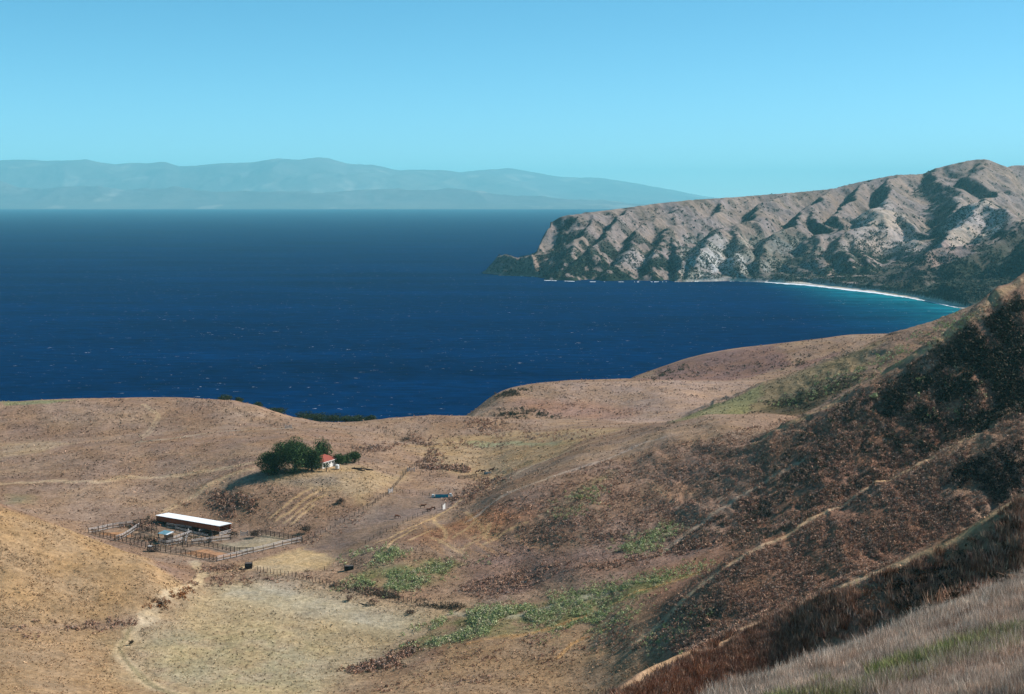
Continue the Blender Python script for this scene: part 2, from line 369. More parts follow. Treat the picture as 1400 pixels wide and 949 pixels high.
paint([(300,800),(360,795),(470,815),(570,835),(560,870),(420,840),(330,830)], lin(172,160,138), .6, 12)
paint([(330,775),(345,770),(420,745),(470,755),(440,778),(380,785)], lin(182,154,116), .85, 6)       # bare ground below the paddock
paint([(415,752),(405,742),(455,715),(510,690),(530,676),(600,678),(640,682),(615,695),(560,710),(510,740),(470,762),(440,758)], lin(132,110,96), .92, 4)     # dirt paddock
paint([(420,742),(510,705),(540,682),(530,680),(500,694),(450,718)], lin(158,132,110), .5, 5)
paint([(460,715),(480,712),(470,750),(430,752)], lin(100,84,80), .5, 8)
paint([(355,652),(400,640),(480,636),(540,650),(555,640),(530,672),(500,690),(440,675),(370,668)], lin(168,142,108), .75, 8)    # mound crown
paint([(375,662),(420,650),(500,648),(440,668)], lin(142,124,108), .6, 6)
paint([(300,668),(350,655),(440,680),(490,695),(430,730),(395,740),(340,735),(320,715),(240,695)], lin(140,110,88), .7, 10)
paint([(132,728),(180,718),(215,722),(300,728),(350,728),(412,738),(345,756),(300,765),(240,757),(203,748)], lin(146,122,102), .9, 2)
paint([(140,728),(165,724),(185,732),(160,738)], lin(172,124,88), .8, 2)
paint([(268,752),(290,750),(330,757),(300,763),(250,756)], lin(176,128,92), .9, 2)
paint([(305,742),(350,733),(385,738),(350,752),(300,744)], lin(160,142,116), .9, 2)
paint([(560,745),(640,700),(700,690),(740,700),(660,740)], lin(150,104,76), .7, 10)    # reddish bank
paint([(640,770),(700,750),(900,750),(980,735),(940,765),(860,785),(760,795),(680,810),(620,810)], lin(136,108,94), .9, 8)
paint([(480,740),(560,740),(640,765),(620,810),(480,790)], lin(138,112,92), .8, 8)
paint([(590,900),(700,850),(860,810),(900,860),(860,949),(470,960)], lin(152,124,96), .85, 10)
paint([(0,605),(60,603),(105,606),(60,615),(0,628)], lin(168,142,112), .6, 8)
paint([(640,565),(660,545),(700,530),(960,521),(1040,520),(1000,545),(930,570),(900,578),(800,572)], lin(160,132,114), .9, 6)
paint([(700,545),(800,548),(880,556),(860,572),(740,566)], lin(146,108,90), .6, 14)
paint([(865,520),(900,503),(950,488),(1060,471),(1220,457),(1150,480),(1050,508),(1000,520)], lin(128,98,88), .9, 8)
paint([(930,577),(1000,545),(1100,505),(1200,468),(1180,500),(1110,540),(1050,562),(1030,566)], lin(120,108,80), .7, 8)
paint([(600,640),(560,612),(600,600),(700,588),(860,585),(760,625),(680,655)], lin(166,138,104), .7, 10)
paint([(1040,562),(1100,564),(1170,520),(1140,525),(1070,548)], lin(62,60,40), .7, 6)
# green growth on the ground itself
GR = lin(116,118,76)
paint([(470,800),(500,785),(600,770),(640,768),(600,790),(560,812),(500,808)], GR, .8, 5, nmod=.5)
paint([(560,890),(600,850),(700,828),(770,815),(960,780),(900,800),(790,850),(700,868),(600,885)], GR, .8, 5, nmod=.5)
paint([(915,577),(930,572),(1000,545),(1050,522),(1040,530),(960,570)], lin(132,128,88), .7, 4)
paint([(750,700),(780,680),(830,645),(825,660),(770,712)], GR, .55, 6, nmod=.6)
paint([(845,755),(880,735),(930,700),(925,712),(870,755)], GR, .6, 5, nmod=.6)
paint([(0,549),(100,547),(70,553),(0,556)], lin(120,128,88), .6, 3)
paint([(640,604),(700,602),(790,604),(700,608),(640,609)], lin(150,146,112), .7, 3)
paint([(10,678),(50,676),(45,688),(12,690)], lin(118,116,86), .5, 8)
paint([(1120,948),(1250,905),(1399,856),(1399,886),(1250,935),(1180,949)], lin(128,124,76), .7, 1.5)
paint([(985,949),(1100,898),(1250,838),(1399,785),(1560,728),(1700,700),(1700,949)], lin(150,130,112), .8, 1)
# tracks, ruts and pale lines along the ridge crests
TR = lin(190,162,130)
stroke([(262,955),(205,935),(178,908),(170,890),(180,865),(205,842),(232,815),(262,798),(275,785),(262,768)], 4.0, lin(190,166,134), .85)
stroke([(240,955),(196,925),(172,900),(168,880),(180,858)], 1.3, lin(132,120,92), .6)
stroke([(262,955),(205,937),(178,910)], 1.3, lin(132,120,92), .7)
stroke([(275,785),(330,778),(380,775),(440,758)], 4, lin(184,158,124), .5)
stroke([(0,661),(60,659),(130,659),(180,652),(260,647),(330,636),(362,630)], 4.5, TR, .6)
stroke([(225,700),(262,680),(300,655),(340,642)], 4, TR, .55)
stroke([(190,598),(207,582),(214,570),(205,560),(196,553)], 1.4, TR, .55)
stroke([(194,600),(211,583),(218,570),(209,560),(200,553)], 1.2, TR, .45)
stroke([(190,605),(260,596),(330,588),(400,585)], 3, lin(170,156,136), .5)
for a in ([(370,708),(405,680),(425,667)], [(378,712),(415,685),(440,668)], [(390,714),(420,692),(445,676)], [(400,716),(430,690)], [(515,742),(560,722),(598,705),(620,692),(650,668),(690,640)],
          [(600,742),(610,730),(597,716),(594,708)], [(620,735),(640,722),(650,712)], [(630,752),(650,740),(680,728)], [(560,738),(590,725)], [(645,735),(665,728),(668,716)], [(660,745),(700,722),(720,715)], [(530,748),(545,735),(570,722)],
          [(590,735),(615,748),(630,755)], [(636,700),(655,716),(664,735)]):
    stroke(a, 1.5, lin(196,160,118), .7)
stroke([(640,712),(682,681),(746,655),(811,633),(875,607),(905,598)], 2.6, lin(176,152,134), .75)
stroke([(660,670),(730,636),(791,610),(856,591)], 2.4, lin(178,152,124), .7)
stroke([(907,754),(930,736),(971,705),(1042,660),(1100,628)], 2.2, lin(172,148,124), .7)
stroke([(1029,606),(1052,591),(1100,570),(1147,547),(1206,512),(1260,482),(1324,434),(1398,384)], 4, lin(176,144,112), .8)
stroke([(871,878),(940,814),(1000,770),(1120,705),(1235,645),(1320,600),(1398,557)], 2.6, lin(190,156,122), .8)
stroke([(854,946),(943,897),(1057,843),(1140,806),(1228,770),(1300,741),(1358,702),(1398,677)], 1.3, lin(196,160,124), .8)
stroke([(800,842),(760,858),(640,880)], 2, lin(176,134,90), .5)
stroke([(620,838),(700,842),(760,828),(830,812)], 3.5, lin(170,160,140), .6)
stroke([(700,872),(830,830),(900,800),(960,780)], 1.8, lin(186,144,96), .7)
stroke([(760,900),(800,872),(860,845)], 1.5, lin(190,144,92), .6)
for q in range(26):           # cattle terraces on the reddish bank
    a0 = 575+rng.random()*150; b0 = 700+rng.random()*48
    stroke([(a0, b0), (a0+8+rng.random()*10, b0+6+rng.random()*5), (a0+22+rng.random()*16, b0+9+rng.random()*9)], 1.1, lin(176,134,98), .45)
for q in range(46):
    a0 = 700+rng.random()*300; b0 = 640+rng.random()*95+(700-a0)*-.0
    if b0 < 700-(a0-700)*.33: continue
    stroke([(a0, b0), (a0+10, b0+8+rng.random()*5), (a0+26, b0+14+rng.random()*12)], .9, lin(166,134,108), .4)
for q in range(30):
    a0 = rng.random()*420; b0 = 560+rng.random()*85
    stroke([(a0, b0), (a0+20, b0+rng.normal()*2), (a0+46, b0+rng.normal()*3)], 1.1, lin(172,144,118), .35)
hills = G.mesh('hills', M_GROUND, C); hills['kind'] = 'structure'

# ------------------------------------------------------------------ the headland across the bay: crests and spurs, smooth-maxed
def p3(px, py, d):
    ax, t = pix(px, py); return (float(ax)*d, d, H-float(t)*d)
SHORE = [(600,376),(658,376),(700,377),(738,379),(742,383.5),(800,385.5),(860,385.8),(930,385.5),(1000,384.5),(1050,386),(1100,389.5),(1150,395),(1200,400.5),(1235,406),(1270,412.5),(1310,421),(1350,432),(1400,450),(1650,560)]
AX2 = pix(np.arange(600, 1640, 1.4), 340)[0]
D2 = np.concatenate([np.linspace(1500, 2380, 90, endpoint=False), np.linspace(2380, 4000, 440, endpoint=False), np.linspace(4000, 5400, 160)])
Z2 = np.zeros((len(D2), len(AX2))); G2 = Grid(AX2, D2, Z2); X2, Y2 = G2.X, G2.Y
sa, st = pix([s[0] for s in SHORE], [s[1] for s in SHORE]); dsh = np.interp(AX2, sa, H/st)[None]
inl = Y2-dsh-fbm(X2/60, Y2/900, 3, 5)*16
RID = [
 ([(765,296,3620),(800,291,3700),(850,285,3780),(900,278,3850),(950,273,3950),(1000,270,4050),(1060,265,4150),(1100,262,4200),(1140,258,4250),(1170,250,4300),(1230,240,4350),(1262,238,4380),(1290,228,4400),(1320,220.5,4430),(1345,218,4450),(1370,226,4480),(1385,229,4500),(1400,226,4520),(1500,215,4600),(1640,200,4700)], .62),
 ([(765,296,3620),(752,306,3570),(741,328,3510),(733,348,3450)], 1.1),
 ([(750,350,3480),(722,349,3440),(705,354,3420),(690,349,3400),(676,362,3400),(663,371,3400)], .9),
 ([(800,291,3700),(790,312,3560),(775,340,3400),(765,368,3290)], .75),
 ([(850,285,3780),(838,300,3620),(812,330,3430),(792,352,3330),(780,376,3240)], .62),
 ([(930,275,3920),(905,297,3720),(870,318,3520),(848,345,3370),(835,374,3230)], .6),
 ([(1000,270,4050),(965,292,3800),(925,318,3560),(893,343,3380),(880,372,3230)], .62),
 ([(925,318,3560),(935,350,3350),(925,372,3220)], .75),
 ([(1070,265,4150),(1040,287,3900),(1010,303,3700),(985,318,3500),(960,342,3330),(950,372,3210)], .68),
 ([(1010,303,3700),(1020,335,3380),(1012,372,3220)], .75),
 ([(1140,258,4250),(1110,283,3950),(1085,300,3720),(1065,325,3480),(1052,352,3300),(1045,376,3200)], .68),
 ([(1110,283,3950),(1122,310,3600),(1110,345,3350),(1095,380,3180)], .72),
 ([(1200,245,4330),(1178,268,4050),(1165,282,3850),(1135,308,3560),(1125,345,3300),(1118,380,3140)], .7),
 ([(1232,242,4350),(1232,262,4000),(1216,283,3740),(1190,289,3620),(1175,305,3500),(1155,340,3270),(1145,382,3080)], .62),
 ([(1216,283,3740),(1235,303,3560),(1262,330,3330),(1268,338,3260)], .6),
 ([(1190,289,3620),(1192,325,3380),(1180,360,3180),(1168,388,3020)], .66),
 ([(1290,230,4400),(1285,252,4100),(1305,275,3850),(1310,290,3700)], .6),
 ([(1345,218,4450),(1335,245,4150),(1350,270,3900),(1380,290,3700)], .6),
 ([(1320,274,3420),(1350,285,3300),(1390,307,3120),(1450,330,3000)], .58),
 ([(1320,274,3420),(1300,303,3280),(1282,333,3120)], .66),
 ([(1500,240,3300),(1400,306,2980),(1380,318,2940),(1331,349,2830),(1286,369,2760),(1240,397,2700)], .66),
 ([(1380,318,3080),(1330,333,3020),(1268,338,3000),(1235,358,2940),(1200,380,2890),(1176,394,2865)], .62),
 ([(1500,240,3300),(1480,290,2800),(1440,340,2600),(1400,380,2500)], .66),
]
wX = X2+fbm(X2/210, Y2/210, 5, 11)*70; wY = Y2+fbm(X2/210, Y2/210, 5, 15)*70
fld = np.full(X2.shape, -300.0); dr = np.full(X2.shape, 1e9); kk = 5.
for pts, s in RID:
    P = [p3(*p) for p in pts]; best = np.full(X2.shape, -900.)
    for (x1, y1, z1), (x2, y2, z2) in zip(P[:-1], P[1:]):
        dx, dy = x2-x1, y2-y1; u = np.clip(((wX-x1)*dx+(wY-y1)*dy)/(dx*dx+dy*dy), 0, 1)
        d = np.hypot(wX-x1-u*dx, wY-y1-u*dy)
        best = np.maximum(best, z1+(z2-z1)*u-s*1.34*(np.sqrt(d*d+60)-7.7))
        dr = np.minimum(dr, d)
    mx = np.maximum(fld, best); fld = mx+kk*np.log(np.exp((fld-mx)/kk)+np.exp((best-mx)/kk))-kk*.0
base = (8+inl*.05)*sstep(pix(840, 340)[0], pix(960, 340)[0], AX2)[None]-25*(1-sstep(pix(840, 340)[0], pix(960, 340)[0], AX2)[None])
fld = np.maximum(fld-4, base)
am = sstep(5, 120, dr)
fld += ((ridged(wX/260+wY/700, wY/300, 5, 61)*24*am+ridged((X2+fbm(X2/80, Y2/80, 3, 2)*40)/60, Y2/80, 4, 63)*5*am)*(1-.7*sstep(70, 170, fld)*sstep(pix(1150, 300)[0], pix(1050, 300)[0], AX2)[None])+fbm(X2/26, Y2/26, 4, 67)*4.5*(.25+am*.75))
bw = sstep(pix(1010, 340)[0], pix(1120, 340)[0], AX2)[None]
cliff = np.where(inl < 0, inl*.25, (1-bw)*inl*1.25+bw*np.maximum(inl*.06, (inl-38)*.95))
Zh = np.minimum(fld, np.maximum(cliff, -6)); Zh = np.maximum(Zh, -6)
Zh = np.where(Y2 > 5300, np.minimum(Zh, 0), Zh)
capx = [(600,380),(656,376),(664,370),(672,362),(680,352),(690,348.5),(700,351),(708,354),(718,351),(726,349),(733,346),(737,337),(742,326),(748,314),(756,304),(765,296.5),(775,294.5),(800,291),(850,285),(900,278),(950,273),(1000,270),(1050,266),(1100,262),(1140,258),(1150,255),(1170,250),(1205,243),(1218,240),(1232,239),(1262,238),(1280,230),(1300,225),(1320,220.5),(1335,218),(1350,218),(1362,223),(1375,228),(1385,226.5),(1400,226),(1500,215),(1650,200)]
ca, ct = pix([c[0] for c in capx], [c[1] for c in capx]); tsk = np.interp(AX2, ca, ct)[None]
Zh = np.where(tsk > .0175, np.maximum(np.minimum(Zh, H-(tsk+(fbm(X2/18, Y2/18, 3, 44)*.0012))*Y2), -6), Zh)
tm = ((H-Zh)/Y2)[:, :].min(0); dl = np.where(tsk[0] > .0175, 0, tm-tsk[0]); dl = blur(dl[None], 13)
Zh = Zh+dl*Y2*sstep(20, 150, Zh)
G2.Z = Zh; G2.smooth_T()
gx = np.gradient(Zh, axis=1)/(np.gradient(AX2)[None]*Y2); gy = np.gradient(Zh, axis=0)/np.gradient(D2)[:, None]; s2 = np.hypot(gx, gy)
C2 = np.zeros(Zh.shape+(3,)); C2[:] = lin(136,120,112)
pn = fbm(X2/60, Y2/60, 5, 81); pn2 = fbm(X2/22, Y2/22, 4, 87)
low = sstep(150, 30, Zh)
green = np.clip(np.clip((pn2+.35*pn+.35*low-.10)*5, 0, 1)*(.35+.65*low)+.75*sstep(.15, .6, gx+pn2*.45), 0, 1)*sstep(pix(640, 340)[0], pix(790, 340)[0], AX2)[None]**.5  # scrub cover, plus left-facing slopes darkened to deepen their shade
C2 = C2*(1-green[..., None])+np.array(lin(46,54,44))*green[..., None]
wX2 = X2+fbm(X2/60, Y2/60, 3, 3)*30; wY2 = Y2+fbm(X2/60, Y2/60, 3, 4)*30
pp = lambda pts, col, al, fe, nm=0.: paint(pts, col, al, fe, g=G2, CC=C2, wx=wX2, wy=wY2)
rock = np.clip((s2-.55)*3+pn2*1.6, 0, 1)*sstep(110, 40, Zh)*sstep(pix(900, 340)[0], pix(960, 340)[0], AX2)[None]*sstep(pix(1200, 340)[0], pix(1060, 340)[0], AX2)[None]
C2 = C2*(1-rock[..., None]*.8)+np.array(lin(186,180,172))*rock[..., None]*.8
pp([(1170,300),(1195,284),(1225,290),(1260,325),(1268,337),(1225,345),(1180,330),(1160,345)], lin(178,160,148), .9, 30)
pp([(1290,320),(1320,276),(1385,305),(1340,330),(1290,334)], lin(176,160,150), .9, 30)
pp([(1225,355),(1268,340),(1330,335),(1290,366),(1250,372)], lin(160,136,126), .8, 30)
pp([(830,350),(890,342),(900,352),(860,362),(830,358)], lin(160,146,140), .8, 30)
pp([(1237,403),(1262,385),(1286,369),(1331,349),(1400,306),(1400,400),(1330,430),(1310,421)], lin(64,68,58), .85, 40)  # shaded face of the right hill, painted dark
pp([(1176,393),(1200,372),(1222,358),(1268,338),(1262,352),(1290,364),(1240,400)], lin(84,80,72), .75, 30)  # shade on the spur's left slope, put into the colour
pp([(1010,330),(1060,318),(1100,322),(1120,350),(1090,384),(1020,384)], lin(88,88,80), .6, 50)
pp([(935,345),(1000,330),(1012,384),(935,385)], lin(176,170,162), .3, 40)
pp([(662,374),(690,350),(735,346),(760,352),(745,378)], lin(150,126,112), .5, 60)
sand = ((Zh > -1) & (Zh < 4.0) & (AX2[None] > pix(1000, 340)[0]))
C2[sand] = lin(196,182,168)
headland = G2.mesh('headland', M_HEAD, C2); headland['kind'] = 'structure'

HS = dict(X=X2, Y=Y2)
# ------------------------------------------------------------------ the mainland across the channel
axm = np.linspace(-.55, .22, 700)
rows = np.concatenate([np.linspace(31900, 38000, 50), np.linspace(38400, 56000, 90)])
sky_pts = [(-150,222),(0,219),(60,219),(118,218),(135,221),(160,224),(200,225),(226,223),(245,228),(270,227),(300,223),(340,222),(362,218),(380,216.5),(410,218),(430,217.5),(445,219),(475,225),(510,227),(540,232),(600,232),(630,235),(655,232),(700,232),(725,236),(765,241),(820,244),(850,248),(900,256),(960,268),(1050,282),(1200,300)]
sx, stt = pix([p[0] for p in sky_pts], [p[1] for p in sky_pts]); zc = np.interp(axm, sx, H-stt*48000)
ft = [(-150,254),(0,254),(80,257),(130,260),(180,262),(230,258),(290,261),(360,261),(410,263),(500,261),(600,262),(700,266),(770,270),(850,277),(950,285),(1200,300)]
fx, ftt = pix([p[0] for p in ft], [p[1] for p in ft]); zf = np.interp(axm, fx, H-ftt*36000)
Yf = np.repeat(rows[:, None], len(axm), 1); Xf = axm[None]*Yf
g1 = np.exp(-((Yf-36000)/1900)**2)*sstep(31900, 33500, Yf); g2_ = np.where(Yf < 48000, sstep(38500, 48000, Yf), sstep(56500, 48000, Yf))
Zf = zf[None]*g1*(1+.28*ridged(Xf/1500, Yf/2600, 4, 5))+(zc[None])*g2_*(1+.22*ridged(Xf/2100, Yf/3800, 5, 8)*sstep(1, .6, g2_))
Zf *= 1+.06*fbm(Xf/1500, Yf/1900, 4, 41)*g2_
Zf += fbm(Xf/700, Yf/700, 3, 2)*35*(g1+g2_)
Zf = np.maximum(Zf, -4.)+2
Zf[0] = -6
mv = 1+.25*sstep(-.16, .10, axm)[None]*sstep(33000, 46000, Yf)      # the coast trends away to the right
Xf = Xf*mv; Yf = Yf*mv; Zf = H+(Zf-H)*mv*np.where(Zf > 3, 1, 0)+np.where(Zf > 3, 0, Zf-H)
nr, nc = Zf.shape; a = (np.arange(nr-1)[:, None]*nc+np.arange(nc-1)[None]).ravel()
Cf = np.zeros(Zf.shape+(3,)); Cf[:] = lin(108,100,94)
pf = .5*np.clip(fbm(Xf/700, Yf/1500, 4, 31)*3-.9, 0, 1)[..., None]; Cf = Cf*(1-pf)+np.array(lin(180,168,155))*pf
far = mesh_np('distant_mountains', np.stack([Xf, Yf, Zf], -1).reshape(-1, 3), np.stack([a, a+1, a+nc+1, a+nc], 1), M_FAR, cols=Cf.reshape(-1, 3), smooth=True); far['kind'] = 'structure'

# ------------------------------------------------------------------ the sea
axs = np.linspace(-1.2, 1.2, 500); rs = np.concatenate([np.linspace(500, 6000, 420), np.geomspace(6050, 31950, 60)])
Ys = np.repeat(rs[:, None], len(axs), 1); Xs = axs[None]*Ys
dshs = np.interp(axs, sa, H/st)[None]; off = dshs-Ys
apx = sstep(pix(1010, 390)[0], pix(1180, 390)[0], axs)[None]
band = apx*sstep(-60, 10, off)*np.exp(-np.clip(off, 0, None)/(170+90*apx+60*fbm(Xs/260, Ys/120, 3, 3)))
band *= 1-.45*np.clip(fbm(Xs/240, Ys/40, 3, 9)*2, 0, 1)
Cs = np.zeros(Ys.shape+(3,)); deep = np.array((.0, .019, .068)); teal = np.array((.012, .235, .27))
Cs = deep*(1-band[..., None])+teal*band[..., None]
nr, nc = Ys.shape; a = (np.arange(nr-1)[:, None]*nc+np.arange(nc-1)[None]).ravel()
ms, nt, b = new_mat('sea_water')
g = N(nt, 'ShaderNodeTexCoord').outputs['Object']; c = N(nt, 'ShaderNodeAttribute', attribute_name='tone').outputs['Color']
nbig = noise_node(nt, .0035, 4, .6, g, (.5, 1.6, 1)); nmid = noise_node(nt, .05, 5, .7, g, (.6, 1.4, 1)); ncap = noise_node(nt, .13, 4, .75, g, (.6, 1.0, 1)); ncl = noise_node(nt, .004, 2, .5, g)
cw = vmul(nt, c, math_node(nt, 'MULTIPLY', ramp(nt, nbig.outputs[0], .3, .7, .74, 1.28), ramp(nt, nmid.outputs[0], .3, .7, .55, 1.45)))
cap = math_node(nt, 'MULTIPLY', ramp(nt, ncap.outputs[0], .655, .70), ramp(nt, ncl.outputs[0], .4, .6, .3, 1))
cw = mixc(nt, cap, cw, (.62, .68, .70))
nt.links.new(cw, b.inputs['Base Color']); b.inputs['Roughness'].default_value = .45; b.inputs['Specular IOR Level'].default_value = .0
bp = N(nt, 'ShaderNodeBump'); bp.inputs['Strength'].default_value = .6; bp.inputs['Distance'].default_value = 2.5; nt.links.new(nmid.outputs[0], bp.inputs['Height']); nt.links.new(bp.outputs[0], b.inputs['Normal'])
sea = mesh_np('sea', np.stack([Xs, Ys, np.zeros_like(Xs)], -1).reshape(-1, 3), np.stack([a, a+1, a+nc+1, a+nc], 1), ms, cols=Cs.reshape(-1, 3), smooth=True); sea['kind'] = 'structure'
# breaking surf along the far shore: a ragged ribbon of foam
foam = plain('sea_foam', (.80, .82, .82), .8, .1, .2)
fp = np.concatenate([np.arange(660, 738, .8), np.arange(744, 1310, .8)]); fa, ftq = pix(fp, np.interp(fp, [s[0] for s in SHORE], [s[1] for s in SHORE]))
V = []; Fq = []
for i in range(len(fp)-1):
    if fp[i+1]-fp[i] > 2: continue
    wd = 4.5+5*vnoise(np.array([fp[i]/1.7]), np.array([0.]), 4)[0]; on = vnoise(np.array([fp[i]/9]), np.array([3.]), 8)[0]
    if fp[i] > 1045: wd = 24+10*vnoise(np.array([fp[i]/6]), np.array([0.]), 4)[0]; wd *= 1 if fp[i] < 1235 else .4
    elif on+.5*vnoise(np.array([fp[i]/2.3]), np.array([5.]), 3)[0] < .05: continue
    k = len(V)
    for j in (i, i+1):
        d = H/ftq[j]; jit = fbm(np.array([fp[j]/3]), np.array([1.]), 2, 2)[0]*4
        for dd in (-wd+jit, 7): V.append((fa[j]*(d+dd), d+dd, .35 if dd < 0 else .5))
    Fq.append((k, k+2, k+3, k+1))
surf = mesh_np('surf', V, Fq, foam); surf['kind'] = 'stuff'; surf['label'] = 'line of white surf breaking along the far shore'; surf['category'] = 'surf'

# ------------------------------------------------------------------ haze
bm = bmesh.new(); bmesh.ops.create_cube(bm, size=1)
for v in bm.verts: v.co = Vector((v.co.x*130000, v.co.y*124000+9500, -8 if v.co.z < 0 else 1700))
me = bpy.data.meshes.new('haze'); bm.to_mesh(me); bm.free(); haze = bpy.data.objects.new('haze', me); link(haze); haze['kind'] = 'stuff'
mh = bpy.data.materials.new('haze'); mh.use_nodes = True; mh.node_tree.nodes.clear()
pv = mh.node_tree.nodes.new('ShaderNodeVolumePrincipled'); om = mh.node_tree.nodes.new('ShaderNodeOutputMaterial')
pv.inputs['Color'].default_value = (.36, .93, 1.0, 1); pv.inputs['Density'].default_value = 2.9e-5; pv.inputs['Anisotropy'].default_value = 0
mh.node_tree.links.new(pv.outputs[0], om.inputs['Volume']); me.materials.append(mh)

# ------------------------------------------------------------------ vegetation
def rand_poly(poly, n):
    P = np.array(poly, float); out = []; c = 0
    while c < n:
        q = np.stack([rng.uniform(P[:, 0].min(), P[:, 0].max(), n*2), rng.uniform(P[:, 1].min(), P[:, 1].max(), n*2)], 1)
        q = q[inpoly(poly, q[:, 0], q[:, 1])]; out.append(q); c += len(q)
    return np.concatenate(out)[:n]
def ground_col(P):
    i = np.clip(np.searchsorted(ROWS, P[:, 1]), 0, len(ROWS)-1); j = np.clip(np.searchsorted(AX, P[:, 0]/P[:, 1]), 0, len(AX)-1); return C[i, j]
def clumps(P, size, col, k, flat=.7, blade=False, leaf=.42, jit=.3):
    """k leaf triangles (or upright blades) per clump -> V, F, colours"""
    n = len(P); size = size[:, None]
    if blade:
        a = rng.uniform(0, 2*np.pi, (n, k)); r = np.sqrt(rng.random((n, k)))*size*.5
        bx, by = P[:, :1]+r*np.cos(a), P[:, 1:2]+r*np.sin(a); h = size*rng.uniform(.5, 1.1, (n, k)); w_ = size*leaf*.2
        o = rng.uniform(0, np.pi, (n, k)); lx, ly = rng.normal(0, .28, (n, k))*h, rng.normal(0, .28, (n, k))*h
        z0 = np.repeat(P[:, 2:3], k, 1)-.05
        A = np.stack([bx-w_*np.cos(o), by-w_*np.sin(o), z0], -1); B = np.stack([bx+w_*np.cos(o), by+w_*np.sin(o), z0], -1); D_ = np.stack([bx+lx, by+ly, z0+h], -1)
    else:
        d = rng.normal(size=(n, k, 3)); d /= np.linalg.norm(d, axis=-1, keepdims=True); d[..., 2] = np.abs(d[..., 2])
        c = P[:, None, :]+d*(rng.random((n, k, 1))**.5)*size[..., None]*np.array([.5, .5, flat])
        e = rng.normal(size=(n, k, 3, 3))*size[..., None, None]*leaf*.5
        A, B, D_ = c+e[:, :, 0], c+e[:, :, 1], c+e[:, :, 2]
    V = np.stack([A, B, D_], 2).reshape(-1, 3); Fc = np.arange(len(V)).reshape(-1, 3)
    cc = col[:, None, :]*rng.uniform(1-jit, 1+jit, (n, k, 1)); cc = np.repeat(cc[:, :, None, :], 3, 2).reshape(-1, 3)
    return V, Fc, cc
def join_np(parts):
    V = []; Fc = []; c = []; o = 0
    for v, f_, cc in parts: V.append(v); Fc.append(f_+o); c.append(cc); o += len(v)
    return np.concatenate(V), np.concatenate(Fc), np.concatenate(c)
def stuff(name, parts, mat, label, cat):
    o = mesh_np(name, *join_np(parts)[:2], mat, cols=join_np(parts)[2]); return tagit(o, label, cat, kind='stuff')
def pal(n, cols, v=.2):
    c = np.array(cols)[rng.integers(0, len(cols), n)]; return c*rng.uniform(1-v, 1+v, (n, 1))

BARE = [world_pts(p) for p in ([(415,752),(405,742),(455,715),(510,690),(530,676),(600,678),(640,682),(615,695),(560,710),(510,740),(470,762),(440,758)],
        [(132,728),(180,718),(215,722),(300,728),(350,728),(412,738),(345,756),(300,765),(240,757),(203,748)], [(330,775),(345,770),(420,745),(470,755),(440,778),(380,785)])]
def not_bare(P):
    m = np.ones(len(P), bool)
    for b_ in BARE: m &= ~inpoly(b_, P[:, 0], P[:, 1])
    return P[m]
# short straw tufts over all the slopes
q = rand_poly([(-40,545),(400,545),(420,575),(640,565),(700,520),(870,515),(1060,468),(1224,455),(1410,378),(1410,700),(1000,949),(-40,949)], 120000)
P = not_bare(G.hits(q[:, 0], q[:, 1])); P = P[(P[:, 1] > 75)]
gc = ground_col(P); cl = fbm(P[:, 0]/7, P[:, 1]/7, 3, 12)
fieldm = inpoly(world_pts([(190,925),(215,840),(270,805),(330,790),(560,835),(640,832),(560,880),(440,955)]), P[:, 0], P[:, 1])
gl = gc@np.array([.2,.7,.1]); keep = rng.random(len(P)) < np.where(gl > .31, .1, 1)*np.where(fieldm, .45, np.clip(.55+cl*1.6, .12, 1)); P, gc = P[keep], gc[keep]
lum = rng.uniform(.7, 1.75, (len(P), 1)); sz = rng.uniform(.2, .65, len(P))*(.25+P[:, 1]*.0022)
stuff('dry_grass', [clumps(P, sz, gc*lum, 6, .5, leaf=.5)], M_STRAW, 'dry straw grass tufts spread over the brown pasture hills', 'grass')
# brown brush on the canyon slopes
BR = [lin(158,122,100), lin(172,134,108), lin(140,104,88), lin(184,148,122), lin(158,134,118)]
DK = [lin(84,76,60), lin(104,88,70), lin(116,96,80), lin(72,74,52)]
GN = [lin(158,168,112), lin(172,178,124), lin(136,150,98), lin(180,182,138), lin(180,168,136)]
q = rand_poly([(870,880),(960,780),(1040,745),(1120,700),(1240,640),(1400,555),(1400,677),(1228,770),(1072,840),(943,897)], 15000); P = G.hits(q[:, 0], q[:, 1])
q2 = rand_poly([(910,752),(1042,660),(1110,575),(1240,500),(1340,440),(1400,400),(1400,560),(1240,640),(1030,750)], 18000); P2 = G.hits(q2[:, 0], q2[:, 1])
q3 = rand_poly([(1000,865),(1228,772),(1400,680),(1400,785),(1228,850),(1000,940),(870,949)], 6500); P3 = G.hits(q3[:, 0], q3[:, 1]); q5 = rand_poly([(800,960),(870,936),(943,899),(1062,845),(1110,858),(1000,940),(940,960)], 4200); P5 = G.hits(q5[:, 0], q5[:, 1])
q4 = rand_poly([(680,690),(811,634),(1000,590),(1100,570),(1042,660),(920,740),(720,748)], 9000); P4 = G.hits(q4[:, 0], q4[:, 1])
CRESTS = [world_pts(p) for p in ([(871,878),(940,814),(1000,770),(1120,705),(1235,645),(1320,600),(1398,557)], [(854,946),(943,897),(1057,843),(1140,806),(1228,770),(1300,741),(1358,702),(1398,677)],
   [(907,754),(930,736),(971,705),(1042,660),(1100,628)], [(1052,591),(1100,570),(1147,547),(1206,512),(1260,482),(1324,434),(1398,384)], [(682,681),(746,655),(811,633),(875,607),(905,598)])]
